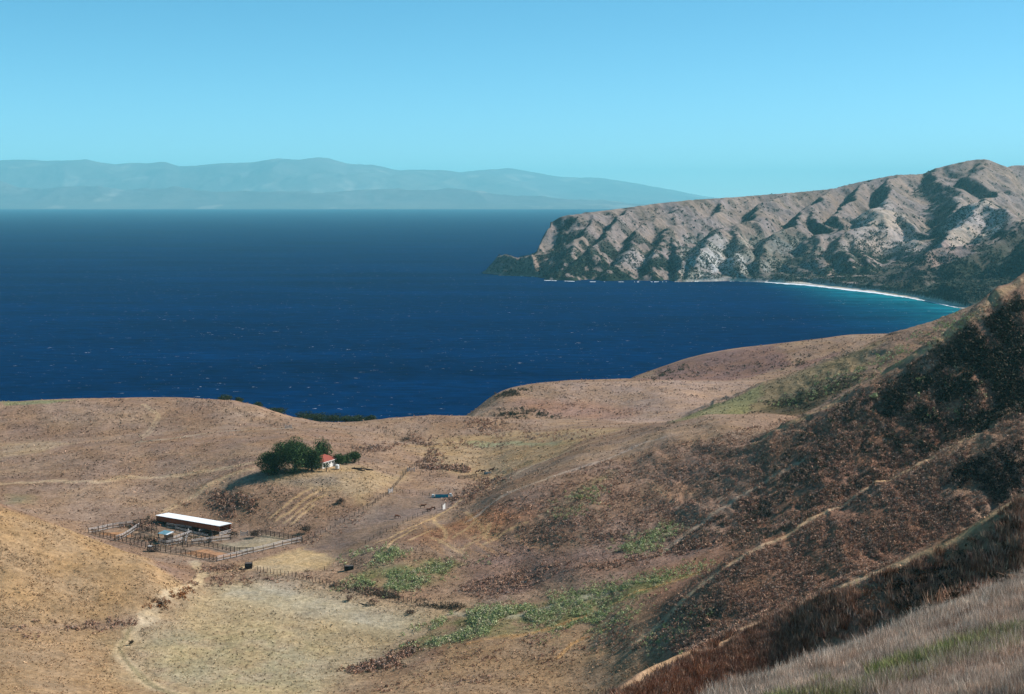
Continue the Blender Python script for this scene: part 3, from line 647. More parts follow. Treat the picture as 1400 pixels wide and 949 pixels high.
def brush(P, cols, s0=.5, s1=1.2, k=10, n_=6, th=-.1, blade=False, leaf=.42):
    dc = np.min([segdist(c_, P[:, 0], P[:, 1]) for c_ in CRESTS], 0)
    m = (fbm(P[:, 0]/n_, P[:, 1]/n_, 3, 14)+rng.normal(0, .25, len(P)) > th) & (dc > .4+(P[:, 1]*.006)*rng.random(len(P))); P = P[m]
    return clumps(P, rng.uniform(s0, s1, len(P))*(.3+P[:, 1]*.0026), pal(len(P), cols), k, .7, blade, leaf)
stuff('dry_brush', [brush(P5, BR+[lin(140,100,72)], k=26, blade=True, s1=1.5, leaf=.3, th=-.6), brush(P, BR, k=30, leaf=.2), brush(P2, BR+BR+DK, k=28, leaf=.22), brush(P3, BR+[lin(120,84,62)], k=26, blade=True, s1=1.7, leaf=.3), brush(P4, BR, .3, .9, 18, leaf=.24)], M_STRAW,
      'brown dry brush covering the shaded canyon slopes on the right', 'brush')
parts = []
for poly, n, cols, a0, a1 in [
   ([(1230,520),(1310,460),(1400,410),(1400,560),(1310,600),(1240,630),(1210,560)], 5500, [lin(70,64,50), lin(60,60,44), lin(84,72,58)], .8, 1.8),  # dense dark clumps standing in for the canyon's deep shade
   ([(1290,650),(1400,600),(1400,672),(1330,705),(1290,700)], 900, [lin(70,60,48)], .7, 1.5), ([(1230,790),(1400,700),(1400,780),(1240,846)], 1400, [lin(70,58,46), lin(84,66,52)], .7, 1.4),  # first patch: dark clump colour again stands in for shade
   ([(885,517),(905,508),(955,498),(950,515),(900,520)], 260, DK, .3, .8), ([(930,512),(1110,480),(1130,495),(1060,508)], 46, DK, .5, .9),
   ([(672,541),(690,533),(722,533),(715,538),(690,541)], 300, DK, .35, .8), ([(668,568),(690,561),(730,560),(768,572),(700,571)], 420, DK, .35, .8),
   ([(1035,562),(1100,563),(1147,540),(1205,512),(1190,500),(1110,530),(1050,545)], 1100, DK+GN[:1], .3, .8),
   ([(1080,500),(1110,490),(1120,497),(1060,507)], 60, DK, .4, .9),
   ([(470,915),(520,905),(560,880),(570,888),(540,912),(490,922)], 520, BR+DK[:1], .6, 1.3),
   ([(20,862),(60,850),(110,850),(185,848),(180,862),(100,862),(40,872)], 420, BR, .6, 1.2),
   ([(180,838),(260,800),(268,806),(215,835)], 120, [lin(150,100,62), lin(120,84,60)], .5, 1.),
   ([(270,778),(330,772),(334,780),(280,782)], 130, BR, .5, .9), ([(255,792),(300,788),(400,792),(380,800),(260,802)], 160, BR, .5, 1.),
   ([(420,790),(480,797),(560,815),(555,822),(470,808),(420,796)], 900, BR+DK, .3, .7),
   ([(515,811),(560,818),(628,829),(628,833),(560,823),(515,815)], 1300, DK[:2], .3, .6), ([(480,612),(540,604),(550,612),(510,620),(485,618)], 300, BR+DK[2:3], .4, .9), ([(555,600),(560,594),(600,603),(590,610),(565,608)], 160, BR, .4, .9),  # first patch: dark clumps imitate the shadow of the cut bank
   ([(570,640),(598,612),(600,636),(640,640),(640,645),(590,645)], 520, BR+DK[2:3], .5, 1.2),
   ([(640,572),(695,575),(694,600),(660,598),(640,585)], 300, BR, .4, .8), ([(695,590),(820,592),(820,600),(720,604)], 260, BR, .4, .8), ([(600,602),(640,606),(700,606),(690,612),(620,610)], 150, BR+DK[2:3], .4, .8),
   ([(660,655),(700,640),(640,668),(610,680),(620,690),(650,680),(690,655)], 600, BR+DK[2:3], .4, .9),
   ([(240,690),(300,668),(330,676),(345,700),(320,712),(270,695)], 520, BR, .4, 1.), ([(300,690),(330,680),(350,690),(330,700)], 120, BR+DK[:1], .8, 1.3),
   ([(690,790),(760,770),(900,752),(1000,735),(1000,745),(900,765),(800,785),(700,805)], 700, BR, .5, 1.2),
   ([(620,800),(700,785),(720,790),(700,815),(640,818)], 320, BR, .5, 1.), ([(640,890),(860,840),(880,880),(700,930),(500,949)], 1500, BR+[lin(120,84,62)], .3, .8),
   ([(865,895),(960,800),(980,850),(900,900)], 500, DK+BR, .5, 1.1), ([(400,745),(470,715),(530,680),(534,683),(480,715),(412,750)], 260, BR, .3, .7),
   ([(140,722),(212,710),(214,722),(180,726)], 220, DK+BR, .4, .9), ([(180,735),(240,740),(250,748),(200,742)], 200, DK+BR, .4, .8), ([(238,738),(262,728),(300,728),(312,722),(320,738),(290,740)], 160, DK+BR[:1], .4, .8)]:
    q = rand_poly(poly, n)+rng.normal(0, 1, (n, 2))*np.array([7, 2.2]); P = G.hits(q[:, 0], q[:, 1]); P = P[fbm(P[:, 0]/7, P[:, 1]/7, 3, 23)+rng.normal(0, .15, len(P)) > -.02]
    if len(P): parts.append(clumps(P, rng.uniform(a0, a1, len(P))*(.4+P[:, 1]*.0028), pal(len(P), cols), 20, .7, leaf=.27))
stuff('scrub_and_shade', parts, M_STRAW, 'dark low scrub along gullies and hill edges, some standing in for deep shade', 'scrub')
parts = []
for poly, n, a0, a1 in [
   ([(562,888),(585,868),(630,838),(700,828),(760,835),(735,848),(690,862),(640,868),(600,880)], 900, .6, 1.5), ([(740,850),(820,828),(850,838),(790,862),(760,868)], 200, .5, 1.2),
   ([(730,838),(760,812),(850,795),(960,770),(990,765),(960,782),(870,805),(800,832)], 520, .4, 1.), ([(760,858),(870,815),(860,850),(800,875)], 130, .4, 1.),
   ([(470,805),(500,788),(560,782),(610,770),(640,768),(600,785),(565,808),(520,808)], 620, .4, 1.1), ([(485,770),(505,755),(535,750),(540,762),(500,772)], 150, .6, 1.2),
   ([(752,706),(780,682),(825,655),(828,665),(775,708)], 150, .4, .9), ([(848,754),(885,732),(925,712),(925,722),(880,756)], 200, .5, 1.1), ([(640,765),(660,762),(665,768),(645,770)], 20, .4, .9),
   ([(1100,835),(1170,800),(1190,790),(1180,800),(1130,825)], 60, .2, .5), ([(1075,560),(1150,520),(1300,440),(1340,420),(1330,430),(1200,500)], 160, .5, 1.1), ([(1230,560),(1330,500),(1380,520),(1260,600)], 40, .7, 1.4), ([(870,880),(960,820),(965,835),(900,895)], 110, .4, .9), ([(700,860),(860,800),(900,880),(760,900)], 60, .3, .8)]:
    n = int(n*1.9); q = rand_poly(poly, n)+rng.normal(0, 1, (n, 2))*np.array([14, 3.5]); P = G.hits(q[:, 0], q[:, 1])
    m = fbm(P[:, 0]/9, P[:, 1]/9, 2, 19) > -.25; P = P[m]
    parts.append(clumps(P, rng.uniform(a0, a1, len(P))*(.42+P[:, 1]*.0025), pal(len(P), GN, .12), 26, .8, leaf=.2, jit=.15))
stuff('green_brush', parts, M_LEAF, 'green brush growing along the creek bed and gullies', 'brush')
# dark chaparral on the headland
q = rand_poly([(660,350),(735,345),(765,300),(1000,275),(1345,222),(1400,232),(1400,400),(1300,418),(1150,393),(1050,385),(760,384),(660,375)], 42000)
P = G2.hits(q[:, 0], q[:, 1], 1510); zz = P[:, 2]
gi = np.clip(np.searchsorted(D2, P[:, 1]), 0, len(D2)-1); gj = np.clip(np.searchsorted(AX2, P[:, 0]/P[:, 1]), 0, len(AX2)-1)
prob = .02+.6*green[gi, gj]+.10*sstep(90, 20, zz)  # also thickens on the slopes darkened for shade
P = P[(rng.random(len(P)) < prob) & (zz > 5)]
stuff('headland_chaparral', [clumps(P, rng.uniform(3, 8, len(P)), pal(len(P), [lin(64,70,58), lin(52,60,50), lin(80,80,66)]), 7, .5)], M_LEAF, 'dark chaparral scrub dotted over the far headland', 'scrub')
# foreground slope
def fg(poly, n, h0, h1, cols, k, leaf, th=None):
    q = rand_poly(poly, n); P = G.hits(q[:, 0], q[:, 1], 16)
    if th is not None: P = P[fbm(P[:, 0]/1.3, P[:, 1]/1.3, 3, 29) > th]
    return clumps(P, rng.uniform(h0, h1, len(P)), pal(len(P), cols, .25), k, blade=True, leaf=leaf)
ST = [lin(214,194,174), lin(198,174,154), lin(226,208,188), lin(170,142,124)]
FG = [(860,960),(1000,938),(1107,896),(1228,851),(1326,808),(1410,780),(1530,738),(1530,949)]
stuff('foreground_grass', [fg(FG, 33000, .14, .30, ST, 10, .12), fg(FG, 28000, .25, .5, ST, 12, .08, .02), fg([(940,960),(1107,905),(1228,862),(1410,800),(1410,840),(1228,885),(1100,930)], 2600, .3, .6, ST+BR[:1], 12, .08, .1), fg(FG, 1500, .35, .6, [lin(120,92,76), lin(104,80,66)], 10, .1, .15)], M_STRAW,
      'pale dry grass on the near slope at the lower right', 'grass')
YG = [lin(156,156,98), lin(140,144,92), lin(166,164,108), lin(150,138,104)]
stuff('yellow_green_weeds', [fg([(1040,960),(1110,938),(1170,920),(1260,895),(1400,850),(1400,888),(1260,928),(1200,948),(1130,965)], 4200, .2, .42, YG, 9, .22, -.02), fg([(1190,922),(1400,862),(1400,872),(1200,932)], 700, .3, .5, YG, 10, .22)], M_LEAF,
      'band of yellow green weeds across the near slope', 'weeds')

# ------------------------------------------------------------------ builders for the things
def bx(bm, c, sz, rot=None):
    m = Matrix.Translation(Vector(c)) @ (rot.to_4x4() if rot else Matrix()) @ Matrix.Diagonal((*sz, 1))
    return bmesh.ops.create_cube(bm, size=1, matrix=m)['verts']
def tube(bm, pts, rad, n=7):
    pts = [Vector(p) for p in pts]; rings = []
    for i, p in enumerate(pts):
        t = (pts[min(i+1, len(pts)-1)]-pts[max(i-1, 0)]).normalized(); u = t.cross(Vector((.3, .9, .1))).normalized(); v = t.cross(u)
        rings.append([bm.verts.new(p+(u*math.cos(a)+v*math.sin(a))*rad[i]) for a in (2*math.pi*k/n for k in range(n))])
    for a, b_ in zip(rings[:-1], rings[1:]):
        for k in range(n): bm.faces.new((a[k], a[(k+1) % n], b_[(k+1) % n], b_[k]))
    bm.faces.new(rings[0][::-1]); bm.faces.new(rings[-1])
def obj(name, bm, mat, parent=None, bevel=0):
    me = bpy.data.meshes.new(name)
    if bevel:
        bmesh.ops.bevel(bm, geom=[e for e in bm.edges if len(e.link_faces) == 2 and e.calc_face_angle() > .6], offset=bevel, segments=1, affect='EDGES')
    bmesh.ops.recalc_face_normals(bm, faces=bm.faces); bm.to_mesh(me); bm.free()
    me.materials.append(mat); return link(bpy.data.objects.new(name, me), parent)
def BM(): return bmesh.new()
def copy_mesh(src, parent, loc=None, rot=None, sc=None):
    c = src.copy(); scene.collection.objects.link(c); c.parent = parent
    if loc is not None: c.location = loc
    if rot is not None: c.rotation_euler = rot
    if sc is not None: c.scale = sc
    return c

def post_mesh(name, h, r, mat):
    bm = BM(); tube(bm, [(0, 0, -.4), (0, 0, h*.5), (.01, 0, h)], [r*1.1, r, r*.85], 6); o = obj(name, bm, mat); return o
def fence(label, pts, kind='rail', dark=False, group=None, gap=None, h=None):
    P = [G.hit(*p) for p in pts]; base = P[0].copy()
    root = empty('rail_fence' if kind == 'rail' else 'wire_fence', base); tagit(root, label, 'fence', group)
    gap = gap or (2.6 if kind == 'rail' else 4.5); h = h or (2.1 if kind == 'rail' else 1.45)
    seg = [(b_-a).length for a, b_ in zip(P[:-1], P[1:])]; L = sum(seg); n = max(2, int(L/gap)+1)
    if n > 100: n = 100
    ps = []
    for k in range(n):
        d = L*k/(n-1); i = 0
        while i < len(seg)-1 and d > seg[i]: d -= seg[i]; i += 1
        q = P[i].lerp(P[i+1], min(d/seg[i], 1)); q.x += random.uniform(-.12, .12); q.z = G.z(q.x, q.y); ps.append(q)
    m = M_DARKWOOD if dark else M_OLDWOOD
    first = None
    for k, q in enumerate(ps):
        sc = (1, 1, random.uniform(.85, 1.15)); rt = (random.gauss(0, .05), random.gauss(0, .05), random.uniform(0, 6))
        if first is None:
            first = post_mesh('post', h, .14 if kind == 'rail' else .10, m); first.parent = root; first.location = q-base; first.rotation_euler = rt
        else: copy_mesh(first, root, q-base, rt, sc)
    if kind == 'rail':
        for z_ in (.45, .95, 1.4, 1.8):
            bm = BM()
            for a, b_ in zip(ps[:-1], ps[1:]):
                a2, b2 = a-base+Vector((0, 0, z_*h/1.9+random.uniform(-.05, .05))), b_-base+Vector((0, 0, z_*h/1.9+random.uniform(-.05, .05)))
                d = b2-a2; rot = d.to_track_quat('X', 'Z').to_matrix()
                bx(bm, (a2+b2)/2, (d.length*1.02, .045, .18), rot)
            obj('rail', bm, M_PALEWOOD if (not dark and z_ != .95) else m, root)
    else:
        for z_ in (.5, .9, 1.3):
            bm = BM()
            tube(bm, [q-base+Vector((0, 0, z_*h/1.45)) for q in ps], [.018]*len(ps), 3); obj('wire', bm, M_WIRE, root)
    return root

def leaves(center, rad, n, cols, leaf=.45, nb=16, low=-.35):
    """leafy sub-crowns inside an ellipsoid"""
    cs = rng.normal(size=(nb, 3)); cs /= np.linalg.norm(cs, axis=1, keepdims=True); cs[:, 2] = np.where(cs[:, 2] < low, -cs[:, 2]*.5, cs[:, 2])
    cs = cs*rng.uniform(.3, .8, (nb, 1)); rr = rng.uniform(.34, .52, nb); tone = rng.uniform(.75, 1.25, nb)
    k = rng.integers(0, nb, n); d = rng.normal(size=(n, 3)); d /= np.linalg.norm(d, axis=1, keepdims=True)
    p = (cs[k]+d*rr[k][:, None]*rng.uniform(.75, 1.08, (n, 1)))*np.array(rad)+np.array(center)
    e = rng.normal(size=(n, 3, 3))*leaf*.5; nrm = d[:, None, :]
    e = e-(e*nrm).sum(-1, keepdims=True)*nrm*.6
    V = (p[:, None, :]+e).reshape(-1, 3); Fc = np.arange(len(V)).reshape(-1, 3)
    c = np.array(cols)[rng.integers(0, len(cols), n)]*tone[k][:, None]
    return V, Fc, np.repeat(c, 3, 0)
def tree(name, label, px, py, h, wd, cols, n=2600, d=None, trunk=.28, group=None, cat='tree', leaf=.5, depth=None):
    p = G.hit(px, py) if d is None else Vector((float(pix(px, py)[0])*d, d, 0))
    p.z = G.z(p.x, p.y); root = empty(name, p); tagit(root, label, cat, group)
    bm = BM(); r0 = wd*.035+.08
    tube(bm, [(0, 0, -.5), (.1, 0, h*.2), (.05, .1, h*.5), (.2, .1, h*.8)], [r0*1.4, r0, r0*.7, r0*.3])
    for k in range(6):
        a = k*1.05+random.random(); tube(bm, [(.05, 0, h*.18+k*.06*h), (math.cos(a)*wd*.18, math.sin(a)*wd*.18, h*(.38+.05*k)), (math.cos(a)*wd*.34, math.sin(a)*wd*.34, h*(.5+.06*k))], [r0*.5, r0*.3, r0*.12], 5)
    obj('trunk', bm, M_BARK, root)
    V, Fc, c = leaves((0, 0, h*(trunk+(1-trunk)*.44)), (wd*.52, (depth or wd)*.5, h*(1-trunk)*.52), n, cols, leaf, 34, -.9)
    V = V[:]; V[:, 2] = np.maximum(V[:, 2], -.3+.2*rng.random(len(V)))
    mesh_np('crown', V, Fc, M_LEAF, root, cols=c); return root
TG = [lin(56,78,42), lin(66,88,48), lin(44,62,36), lin(80,100,58), lin(38,52,32)]
CG = [lin(56,70,46), lin(46,58,40), lin(68,80,54)]
tree('broadleaf_tree', 'largest dark green tree with a high round crown, left of the red roofed house', 404, 644, 15.2, 19.5, TG, 20000, trunk=.02)
tree('broadleaf_tree', 'lower spreading dark tree at the left end of the clump beside the house', 373, 647, 10.5, 13.0, TG, 10000, trunk=.02)
tree('broadleaf_tree', 'tall narrow green tree rising behind the red roofed house', 441, 634, 12.4, 8.4, TG, 4500, trunk=.08)
tree('broadleaf_tree', 'dark tree in the middle of the clump, in front of the tallest crown', 426, 644, 11.5, 10.0, TG, 6000, trunk=.04)
tree('small_tree', 'small round dark tree just right of the house', 463, 637, 6.0, 6.4, TG, 2200, trunk=.12)
tree('small_tree', 'right hand end tree of the low green row beside the house', 484, 633, 6.4, 7.0, TG, 2200, trunk=.1)
tree('small_tree', 'middle tree of the low green row beside the house', 473, 635, 5.4, 5.6, TG, 1500, trunk=.1)
tree('small_tree', 'little tree with a bare trunk standing in front of the white house wall', 446, 645, 3.8, 3.4, TG, 500, trunk=.45, leaf=.35)
for px, top, wd, hh, lb in ((308,542.5,6.5,4,'dark round tree alone on the skyline of the left hill'), (327,547,4,3,'small dark tree on the skyline, just right of the round one'),
        (352,553,5,4,'low dark tree peeping over the left hill above the fence'), (379,560,9,5,'flat dark tree where the left hill slopes down to the sea'),
        (418,564.5,11,7,'leftmost and widest tree of the dark grove above the sea'), (437,566,9,7,'second tree from the left in the dark grove above the sea'),
        (456,568,10,7,'tree in the middle of the dark grove above the sea'), (473,570,8,6,'fourth tree from the left in the dark grove above the sea'),
        (490,573,9,5,'rightmost low tree of the dark grove above the sea'), (507,571,6,5,'separate dark tree right of the grove, against the sea')):
    dd = 838; ax, t = pix(px, top); x = float(ax)*dd; zt = H-float(t)*dd; hh = max(zt-G.z(x, dd), 3.5)*1.22
    tree('coastal_tree', lb, px, top, hh, wd*1.25, CG, 2200, d=dd, trunk=.05, group='dark trees along the edge above the sea', leaf=.6)
# lone bushes
def bush(label, px, py, w_, h_, cols, n=500, name='dry_bush'):
    p = G.hit(px, py); V, Fc, c = leaves((0, 0, h_*.42), (w_*.5, w_*.45, h_*.58), n, cols, .42, 12)
    o = mesh_np(name, V, Fc, M_STRAW, None, cols=c); o.location = p; tagit(o, label, 'bush'); return o
DB = [lin(92,78,66), lin(76,66,58), lin(104,86,72)]
bush('large dark dry bush at the back corner of the empty right hand pen', 348, 735, 6.6, 3.4, DB, 900)
bush('dark dry bush beyond the far end of the right hand pen', 417, 729, 8.0, 3.4, DB, 900)
bush('small round dry bush on the bare slope below the house', 465, 688, 4.2, 2.0, DB)
bush('dark bush pressed against the right end of the barn', 319, 735, 5.2, 3.0, DB)
bush('grey brown bush crown where two fences cross beyond the house', 555, 604, 6.0, 2.8, DB)
bush('tiny dark bush on the bend of the dirt road', 179, 882, 1.6, 1.5, DB, 160)
bush('small dark bush on the right verge of the dirt road', 220, 829, 1.8, 1.2, DB, 160)
bush('low dark bush in the pale field near the creek', 561, 839, 4.4, 1.5, DB, 260)
bush('brown bush at the edge of the pale field', 480, 822, 3.4, 2.2, DB+BR, 260)
bush('brown bush in the pale field beside a fallen branch', 510, 827, 3.8, 2.2, DB+BR, 260)
bush('yellow green bush halfway up the dark canyon slope', 1258, 524, 4.6, 2.6, YG, 500, 'green_bush')
bush('bright green bush below the canyon spur', 1195, 546, 4.0, 2.2, GN, 400, 'green_bush')
bush('yellow green bush in the gully of the brown slope', 793, 684, 3.0, 2.4, YG, 300, 'green_bush')
bush('green bush at the foot of the gully in the brown slope', 857, 752, 4.4, 2.4, GN, 400, 'green_bush')
bush('dark green bush standing above the patch of green weeds', 537, 757, 4.6, 3.0, GN, 500, 'green_bush')

# ---- the barn
gz = lambda x, y: G.z(x, y)
def yard_z(): return gz(-125, 555)
A_ = G.hit(216, 719); zb = 0
pA = p3(213.5, 705, 569); pD = p3(299.5, 720.2, 550)
ang = math.atan2(pD[1]-pA[1], pD[0]-pA[0]); Lb = math.hypot(pD[0]-pA[0], pD[1]-pA[1]); Wb = 6.6
zr = (pA[2]+pD[2])/2; zg = min(gz(pA[0], pA[1]), gz(pD[0], pD[1])); Hb = zr-zg
barn = empty('barn', (pA[0], pA[1], zg), ang); tagit(barn, 'long low barn with a bright white flat roof and red brown boards', 'barn')
bm = BM(); bx(bm, (Lb/2, Wb/2, Hb+.10), (Lb+.5, Wb+.6, .10), Matrix.Rotation(R(-2), 3, 'X'))
for k in range(int(Lb/1.1)): bx(bm, (.3+k*1.1, Wb/2, Hb+.175), (.06, Wb+.6, .05), Matrix.Rotation(R(-2), 3, 'X'))
obj('roof', bm, M_WHITEROOF, barn)
bm = BM(); bx(bm, (Lb/2, Wb-.1, Hb*.47), (Lb, .08, Hb*.9)); obj('back_wall', bm, M_REDWOOD, barn)
bm = BM()
for k in range(36): bx(bm, ((k+.5)*Lb/36, .02+.01*(k % 2), Hb-1.0), (Lb/36*.97, .05, 1.75))
obj('front_boards', bm, M_REDWOOD, barn)
bm = BM(); bx(bm, (.05, Wb/2, Hb*.46), (.08, Wb-.3, Hb*.9)); obj('end_wall', bm, M_REDWOOD, barn)
bm = BM(); bx(bm, (Lb+.12, Wb/2, Hb-.12), (.1, Wb+.4, .3)); obj('fascia', bm, M_DARKWOOD, barn)
for k in range(10):
    bm = BM(); bx(bm, (k*(Lb-.3)/9+.15, .16, Hb/2-.4), (.2, .2, Hb+.6)); obj('post', bm, M_DARKWOOD, barn)
for z_ in (.5, 1.0, 1.5):
    bm = BM(); bx(bm, (Lb+.02, Wb/2, z_), (.05, Wb, .2)); obj('end_rail', bm, M_PALEWOOD, barn)
# ---- the little shelter in front
p = G.hit(227, 742); hs = 3.9; sh = empty('lean_to_shelter', p, ang); tagit(sh, 'small open shelter with a sloping grey blue roof in the corral yard', 'shelter')
bm = BM(); bx(bm, (0, 0, hs), (5.2, 3.6, .09), Matrix.Rotation(R(9), 3, 'X'))
obj('roof', bm, M_TEALROOF, sh)
bm = BM(); bx(bm, (2.1, 0, hs+.075), (.9, 3.5, .04), Matrix.Rotation(R(9), 3, 'X')); obj('pale_roof_sheet', bm, M_WHITEROOF, sh)
for sx_, sy_ in ((-1, -1), (1, -1), (1, 1), (-1, 1)):
    bm = BM(); bx(bm, (sx_*2.3, sy_*1.5, hs/2-.25), (.2, .2, hs)); obj('post', bm, M_DARKWOOD, sh)
bm = BM()
for k in range(7): bx(bm, (0, 1.55, .4+k*.42), (4.6, .05, .34))
obj('back_wall', bm, M_DARKWOOD, sh)
bm = BM()
for k in range(5): bx(bm, (2.38, 0, .4+k*.42), (.05, 3, .34))
obj('side_wall', bm, M_OLDWOOD, sh)
# ---- the loading chute
p = G.hit(209, 754); ch = empty('loading_chute', p, -.35); tagit(ch, 'grey slatted cattle chute on the outer corral fence', 'chute')
for s_ in (-1, 1):
    bm = BM()
    for k in range(5): bx(bm, (0, s_*.6, .35+k*.36), (4.0, .05, .22))
    obj('side_panel', bm, M_OLDWOOD, ch)
    for x_ in (-1.9, 0, 1.9): bm = BM(); bx(bm, (x_, s_*.68, .85), (.15, .12, 2.3)); obj('post', bm, M_DARKWOOD, ch)
bm = BM(); bx(bm, (0, 0, .45), (4.0, 1.1, .07), Matrix.Rotation(R(-10), 3, 'Y')); obj('ramp_floor', bm, M_OLDWOOD, ch)
bm = BM(); bx(bm, (-1.2, 0, 2.0), (1.4, 1.3, .06)); obj('top_cover', bm, M_PALEWOOD, ch)

# ---- fences
fence('front rail fence of the corral, from the golden hill down to the near corner', [(126,730),(157,738),(202,750),(240,757),(275,763),(297,768)], dark=True)
fence('pale rail fence closing the near right corner of the corral', [(297,768),(320,763),(346,756)])
fence('dark rail fence between the red earth pen and the grey right hand pen', [(273,746),(300,751),(325,756),(346,756)], dark=True)
fence('pale fence with dark posts on the right side of the empty pen', [(346,756),(377,749),(398,744),(413,741)], gap=4.2)
fence('dark fence at the back of the right hand pen below the mound', [(413,741),(395,737),(375,734),(352,731)], dark=True)
fence('pale rail fence with black posts between barn and right hand pen', [(316,738),(300,740),(284,742),(262,745)], gap=3.6)
fence('weathered pale fence at the far left end of the corral', [(122,729),(135,727),(150,723),(165,721),(182,719)])
fence('short pale fence dividing off the leftmost pen', [(158,740),(166,737),(174,733),(184,726),(190,722)])
fence('dark inner fence along the long alley of the corral', [(180,735),(207,740),(230,745),(252,749),(272,746)], dark=True)
fence('pale board fence right of the shelter', [(236,741),(248,737),(262,732)])
fence('pale rail fence running toward the right end of the barn', [(272,731),(286,728),(300,726),(312,729)])
fence('dark fence with hanging brush left of the shelter', [(184,722),(200,727),(216,733)], dark=True)
fence('grey crossing fence between shelter and barn front', [(240,727),(255,731),(270,735),(284,738)])
fence('short pale fence close under the red barn boards', [(228,722),(245,724),(262,727)])
fence('dark back fence left of the barn', [(182,718),(196,716),(212,717)], dark=True)
fence('wire fence leading from the barn road along the pale field to the creek', [(352,781),(375,785),(410,791),(450,801),(490,811),(530,820),(580,828),(626,832)], 'wire', dark=True, h=1.9, gap=1.6)
fence('short wire fence over the bare ground below the paddock', [(420,783),(440,781),(455,777),(462,774)], 'wire', dark=True)
fence('brushy fence climbing the left side of the dirt paddock', [(405,744),(440,730),(480,708),(510,691),(531,676)], 'wire', dark=True, h=1.7, gap=3.2)
fence('fence climbing from the paddock corner up to the crossing gate', [(531,676),(545,660),(553,650),(560,642)], 'wire', dark=True, h=1.7, gap=3.)
fence('fence running on from the crossing toward the skyline hollow', [(560,642),(575,633),(590,624),(600,616)], 'wire', dark=True, h=1.7, gap=3.2)
fence('fence beyond the house yard to the crossing gate', [(491,636),(510,641),(530,646),(548,649),(560,643)], 'wire', dark=True)
fence('fence from the crossing toward the horses', [(562,647),(585,651),(610,654),(628,655)], 'wire', dark=True)
fence('far fence dropping over the flat beyond the house', [(505,585),(520,587),(545,598),(570,608),(600,616)], 'wire', dark=True)
fence('long fence over the left skyline hill down to a white gate', [(304,547),(318,556),(335,567),(355,575),(375,580),(392,585)], 'wire', dark=True, h=1.7)
fence('fence along the far edge of the dirt paddock left of the turquoise tank', [(534,671),(550,674),(568,676),(587,678)], 'wire', dark=True, gap=2.8)
fence('fence along the right edge of the dirt paddock', [(500,744),(512,735),(535,724),(560,712),(585,700),(604,694)], 'wire', dark=True, gap=4)
fence('fence on the brushy bank right of the turquoise tank', [(626,680),(645,672),(665,662),(680,652)], 'wire', dark=True, gap=3)
fence('short dark rail fence left of the horses', [(626,655),(634,655),(641,654),(652,652)], dark=True, h=1.5)

fence('pale fence between the alley and the shelter', [(216,744),(226,747),(240,745),(250,742)])
fence('low dark fence crossing the brushy pens left of the shelter', [(190,731),(203,727),(214,724)], dark=True)
fence('pale cross fence joining the barn front to the middle alley', [(258,729),(256,736),(254,745)])
fence('dark cross fence near the right end of the barn', [(288,731),(292,737),(286,743)], dark=True)
# ---- gates
def gate(label, px, py, rz, w_=3.2, mat=None):
    p = G.hit(px, py); g_ = empty('gate', p, rz); tagit(g_, label, 'gate')
    for x_ in (-w_/2, w_/2): bm = BM(); bx(bm, (x_, 0, .9), (.26, .26, 2.4)); obj('gate_post', bm, M_PALEWOOD, g_)
    bm = BM()
    for k in range(5): bx(bm, (0, .03, .3+k*.32), (w_-.3, .06, .14))
    bx(bm, (0, -.03, .95), (w_*.98, .05, .12), Matrix.Rotation(R(-20), 3, 'Y')); obj('gate_leaf', bm, M_PALEWOOD, g_)
gate('pale gate where the fences cross beyond the house', 562, 645, .3); gate('small white gate at the foot of the skyline fence', 394, 586, .1)
gate('pale gate at the upper corner of the dirt paddock', 534, 674, 1.0, 2.6); gate('pale gate post pair at the back of the right hand pen', 334, 733, .2, 2.6)

# ---- the house
p = G.hit(441, 641); Lh, Wh, Hh = 12.0, 8.0, 2.7; th = math.atan2(.9, .43)
hs_ = empty('house', p, th); tagit(hs_, 'white walled house with a red hipped roof, half hidden by trees', 'house')
# local x along the long wall, wall facing right = -y side
bm = BM(); bx(bm, (Lh/2, Wh/2, Hh/2-.5), (Lh, Wh, Hh+1)); obj('wall', bm, M_WHITE, hs_)
bm = BM(); o_ = .5; zt = Hh+2.2
e = [bm.verts.new(v) for v in ((-o_, -o_, Hh), (Lh+o_, -o_, Hh), (Lh+o_, Wh+o_, Hh), (-o_, Wh+o_, Hh), (Wh/2, Wh/2, zt), (Lh-Wh/2, Wh/2, zt))]
for f_ in ((0, 1, 5, 4), (1, 2, 5), (2, 3, 4, 5), (3, 0, 4), (0, 3, 2, 1)): bm.faces.new([e[i] for i in f_])
roof_ = obj('roof', bm, M_REDROOF, hs_)
bm = BM(); bx(bm, (Lh/2, -o_-.02, Hh-.02), (Lh+2*o_, .08, .26)); bx(bm, (-o_-.02, Wh/2, Hh-.02), (.08, Wh+2*o_, .26)); obj('eave_board', bm, M_WHITE, hs_)
for k in range(5):
    x_ = 1.2+k*2.3; wn_o = BM(); bx(wn_o, (x_, -.03, 1.75), (1.5, .12, 1.05)); wf = obj('window', wn_o, M_WHITE, hs_)
    g_ = BM(); bx(g_, (x_-.34, -.08, 1.75), (.58, .06, .85)); bx(g_, (x_+.34, -.08, 1.75), (.58, .06, .85)); obj('pane', g_, M_GLASS, wf)
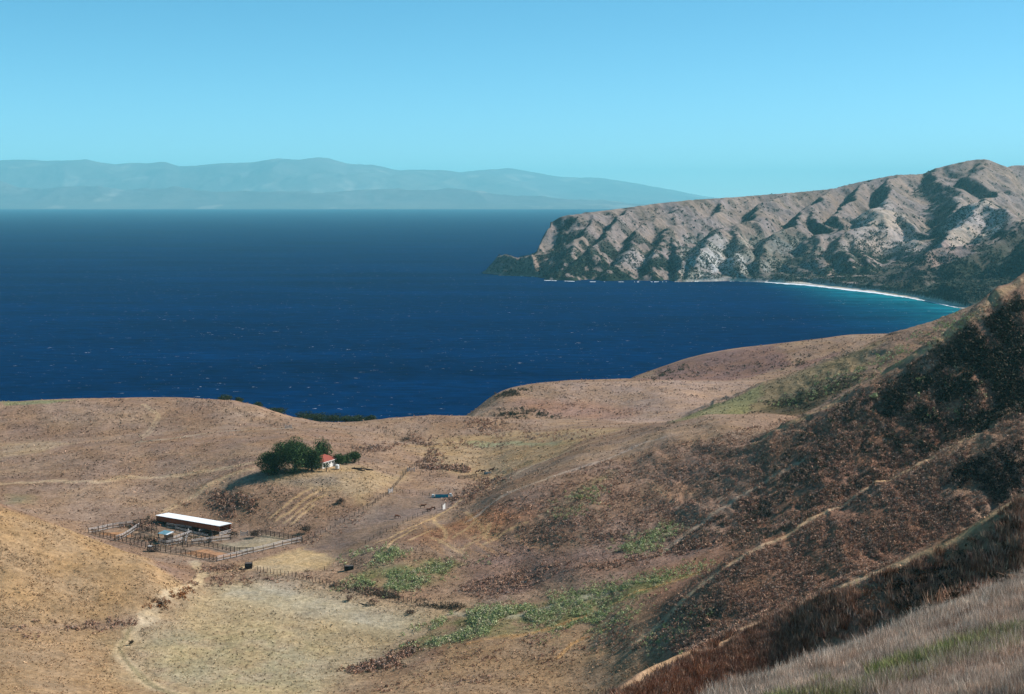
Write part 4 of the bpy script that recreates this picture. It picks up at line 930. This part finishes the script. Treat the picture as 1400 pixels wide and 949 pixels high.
# ---- small things by the house
p = G.hit(461, 642); t_ = empty('water_tank', p, .3); tagit(t_, 'small white water tank standing between house and small trees', 'tank')
bm = BM(); tube(bm, [(0, 0, .4), (0, 0, .45), (0, 0, 2.0), (0, 0, 2.2)], [.8, .95, .95, .5], 14); obj('barrel', bm, M_WHITE, t_)
for a in range(4): bm = BM(); bx(bm, (.6*math.cos(a*1.57+.78), .6*math.sin(a*1.57+.78), .1), (.14, .14, .9)); obj('leg', bm, M_DARKWOOD, t_)
def log(label, px, py, L_, r, rz, zoff=0):
    p = G.hit(px, py); bm = BM(); tube(bm, [(-L_/2, 0, 0), (-L_/4, .1, .03), (L_/4, -.05, .05), (L_/2, .08, 0)], [r, r*.95, r*.8, r*.7], 9)
    o = obj('log', bm, M_DARKWOOD); o.location = p+Vector((0, 0, r*.8+zoff)); o.rotation_euler = (0, 0, rz); tagit(o, label, 'log')
log('long dark log lying on the bare ground right of the house', 502, 643, 6.2, .42, -.5); log('thick dark log, left one of the two near the house', 488, 642, 4.6, .46, -.12)
log('short dark log lying beside the thick one near the house', 494, 644, 3.2, .34, -.2)
log('dark fallen branch in the pale field beside a brown bush', 497, 827, 4.5, .16, -.7)
# ---- paddock equipment
p = G.hit(604, 680); Tk = empty('stock_tank', p, .02); tagit(Tk, 'long turquoise stock tank at the far edge of the dirt paddock', 'tank')
bm = BM(); v_ = bx(bm, (0, 0, .55), (5.4, 2.0, 1.1)); top = [f_ for f_ in bm.faces if f_.normal.z > .9]
r_ = bmesh.ops.inset_region(bm, faces=top, thickness=.12); 
for f_ in top: bmesh.ops.translate(bm, verts=f_.verts, vec=(0, 0, -.3))
obj('basin', bm, M_TURQ, Tk)
bm = BM(); bx(bm, (0, 0, .82), (5.0, 1.7, .03)); obj('water_surface', bm, plain('tank_water', (.02, .10, .13), .1), Tk)
bm = BM()
for x_ in (-2.2, 0, 2.2): bx(bm, (x_, 0, .05), (.3, 2.1, .2))
obj('skid', bm, M_DARKWOOD, Tk)
for dx_, lb, n_ in ((-3.7, 'small stack of white blocks at the left end of the turquoise tank', 3), (3.75, 'taller white block stack at the right end of the turquoise tank', 4)):
    q = p+Vector((dx_, .2, 0)); st_ = empty('block_stack', q, .2); tagit(st_, lb, 'block stack')
    for k in range(n_):
        bm = BM(); bx(bm, (random.uniform(-.1, .1), 0, .22+k*.42), (1.25-k*.1, .9, .38), Matrix.Rotation(random.uniform(-.2, .2), 3, 'Z')); obj('block', bm, M_WHITE, st_, .04)
    bm = BM(); bx(bm, (.1, 0, .0), (1.8, 1.3, .1)); obj('pallet', bm, M_DARKWOOD, st_)
p = G.hit(607, 696); w_ = empty('leaning_board', p, .9); tagit(w_, 'white upright board standing by the fence below the turquoise tank', 'board')
bm = BM(); v_ = bx(bm, (0, 0, 1.15), (1.5, .09, 2.3))
for vv in v_:
    if vv.co.z > 1.5 and vv.co.x < 0: vv.co.z -= .7
obj('panel', bm, M_WHITE, w_)
for x_ in (-.5, .5): bm = BM(); bx(bm, (x_, .5, .7), (.1, .1, 1.7), Matrix.Rotation(R(30), 3, 'X')); obj('brace', bm, M_OLDWOOD, w_)
def crate(name, label, cat, px, py, sz, rz, mat, slats):
    p = G.hit(px, py); c_ = empty(name, p, rz); tagit(c_, label, cat); L_, W_, H_ = sz
    for s_ in (-1, 1):
        bm = BM()
        for k in range(slats): bx(bm, (0, s_*W_/2, (k+.5)*H_/slats), (L_, .06, H_/slats*.86))
        obj('long_side', bm, mat, c_)
        bm = BM()
        for k in range(slats): bx(bm, (s_*(L_/2-.05), 0, (k+.5)*H_/slats), (.06, W_-.08, H_/slats*.86))
        obj('short_side', bm, mat, c_)
    bm = BM(); bx(bm, (0, 0, H_-.1), (L_-.14, W_-.12, .06)); obj('lid', bm, M_OLDWOOD, c_)
    for sx_ in (-1, 1):
        for sy_ in (-1, 1): bm = BM(); bx(bm, (sx_*(L_/2+.02), sy_*(W_/2+.06), H_/2), (.14, .1, H_+.14)); obj('corner_post', bm, M_DARKWOOD, c_)
crate('feed_trough', 'black box shaped trough among weeds below the dirt paddock', 'trough', 477, 779, (3.0, 1.5, 1.5), .15, M_DIM, 3)
crate('board_bin', 'brown board bin at the end of the brush in front of the corral', 'bin', 340, 777, (2.4, 1.8, 2.0), .1, M_DARKWOOD, 5)
p = G.hit(640, 648)
crate('hay_rack', 'low teal and grey rack the dark horses stand around', 'rack', 667, 648, (3.2, 1.2, .9), .1, M_TEALROOF, 3)

# ---- cattle and horses: one skinned body each
def skin_body(name, pts, edges, rad, mat, parent, root=0):
    me = bpy.data.meshes.new(name); me.from_pydata([Vector(p) for p in pts], edges, []); o = bpy.data.objects.new(name, me); link(o)
    sk = o.modifiers.new('skin', 'SKIN'); sk.use_smooth_shade = True; sb = o.modifiers.new('sub', 'SUBSURF'); sb.levels = 1; sb.render_levels = 1
    for i, r in enumerate(rad): me.skin_vertices[0].data[i].radius = (r, r); me.skin_vertices[0].data[i].use_root = (i == root)
    dg = bpy.context.evaluated_depsgraph_get(); nm = bpy.data.meshes.new_from_object(o.evaluated_get(dg)); bpy.data.objects.remove(o)
    nm.name = name; nm.materials.clear(); nm.materials.append(mat); return link(bpy.data.objects.new(name, nm), parent)
def beast(kind, label, px, py, rz, pose='stand', mat=None, sc=1.0):
    p = G.hit(px, py); r = empty(kind, p, rz); tagit(r, label, kind, 'cattle in the dirt paddock' if kind == 'cow' else 'horses beyond the paddock'); r.scale = (sc,)*3
    hz = 1.15 if kind == 'cow' else 1.25; L2 = .75 if kind == 'cow' else .7
    P = [(-L2, 0, hz), (-.3, 0, hz-.03), (.15, 0, hz-.06), (.55, 0, hz+.02)]; Rr = [.30, .36, .37, .30] if kind == 'cow' else [.28, .29, .30, .27]
    E = [(0, 1), (1, 2), (2, 3)]
    def chain(start, pts, rr):
        a = start
        for q_, r_ in zip(pts, rr): P.append(q_); Rr.append(r_); E.append((a, len(P)-1)); a = len(P)-1
        return a
    if pose == 'graze': chain(3, [(.85, 0, hz-.15), (1.1, 0, hz-.55), (1.2, 0, .45), (1.32, 0, .18)], [.2, .13, .13, .08])
    elif kind == 'cow': chain(3, [(.85, 0, hz+.08), (1.12, 0, hz+.2), (1.4, 0, hz+.02)], [.21, .15, .09])
    else: chain(3, [(.8, 0, hz+.25), (1.0, 0, hz+.6), (1.12, 0, hz+.68), (1.42, 0, hz+.4)], [.19, .13, .13, .07])
    for s_ in (-1, 1):
        if pose == 'lie':
            chain(3, [(.5, s_*.3, hz-.35), (.85, s_*.34, hz-.72), (.55, s_*.34, hz-.82)], [.14, .08, .06]); chain(0, [(-.6, s_*.33, hz-.35), (-.2, s_*.45, hz-.7), (-.6, s_*.45, hz-.82)], [.17, .09, .06])
        else:
            chain(3, [(.52, s_*.2, hz-.42), (.55, s_*.2, .48), (.53, s_*.2, .05)], [.13, .07, .055]); chain(0, [(-.68, s_*.2, hz-.4), (-.84, s_*.2, .52), (-.78, s_*.2, .05)], [.17, .075, .055])
    if pose == 'lie': r.location.z -= (hz-.86)*sc
    b_ = skin_body('body', P, E, Rr, mat or M_COWBROWN, r, 1)
    bm = BM(); tube(bm, [(-L2-.25, 0, hz+.15), (-L2-.36, 0, hz-.2), (-L2-.36, 0, .55)], [.05, .05, .09 if kind == 'horse' else .05], 6); obj('tail', bm, M_MANE if kind == 'horse' else M_COWBROWN, r)
    if kind == 'horse':
        bm = BM(); q_ = [(.6, 0, hz+.3), (.85, 0, hz+.5), (1.02, 0, hz+.78)] if pose != 'graze' else [(.65, 0, hz+.25), (.95, 0, hz-.05), (1.18, 0, hz-.45)]
        tube(bm, q_, [.05, .08, .05], 6); obj('mane', bm, M_MANE, r)
    hx = {'graze': (1.12, .62), 'stand': (1.12, hz+.32), 'lie': (1.12, hz+.32)}[pose]
    for s_ in (-1, 1):
        bm = BM(); ez = hx[1]+(.5 if kind == 'horse' and pose == 'stand' else .02)
        tube(bm, [(hx[0]-.02, s_*.08, ez), (hx[0]-.08, s_*(.24 if kind == 'cow' else .11), ez+.08 if kind == 'cow' else ez+.2)], [.05, .02], 5); obj('ear', bm, mat or M_COWBROWN, r)
    return r
beast('cow', 'brown cow standing in the paddock, nearest the turquoise tank', 578, 695, .05, 'stand', sc=1.15)
beast('cow', 'brown cow lying down below the standing one', 586, 699, .2, 'lie', sc=1.1)
beast('cow', 'small brown cow with its head down near the right fence', 592, 697, .3, 'graze', sc=.9)
beast('cow', 'brown cow alone in the lower part of the dirt paddock', 543, 709, .25, 'graze', sc=1.1)
beast('horse', 'dark brown horse at the left end of the group on the flat', 653, 648, .1, 'stand', M_HORSE, 1.1)
beast('horse', 'dark brown horse grazing in the middle of the group on the flat', 661, 647, 2.9, 'graze', M_HORSE, 1.1)
beast('horse', 'tall dark horse at the right end of the group on the flat', 672, 646, .15, 'stand', M_HORSE, 1.25)
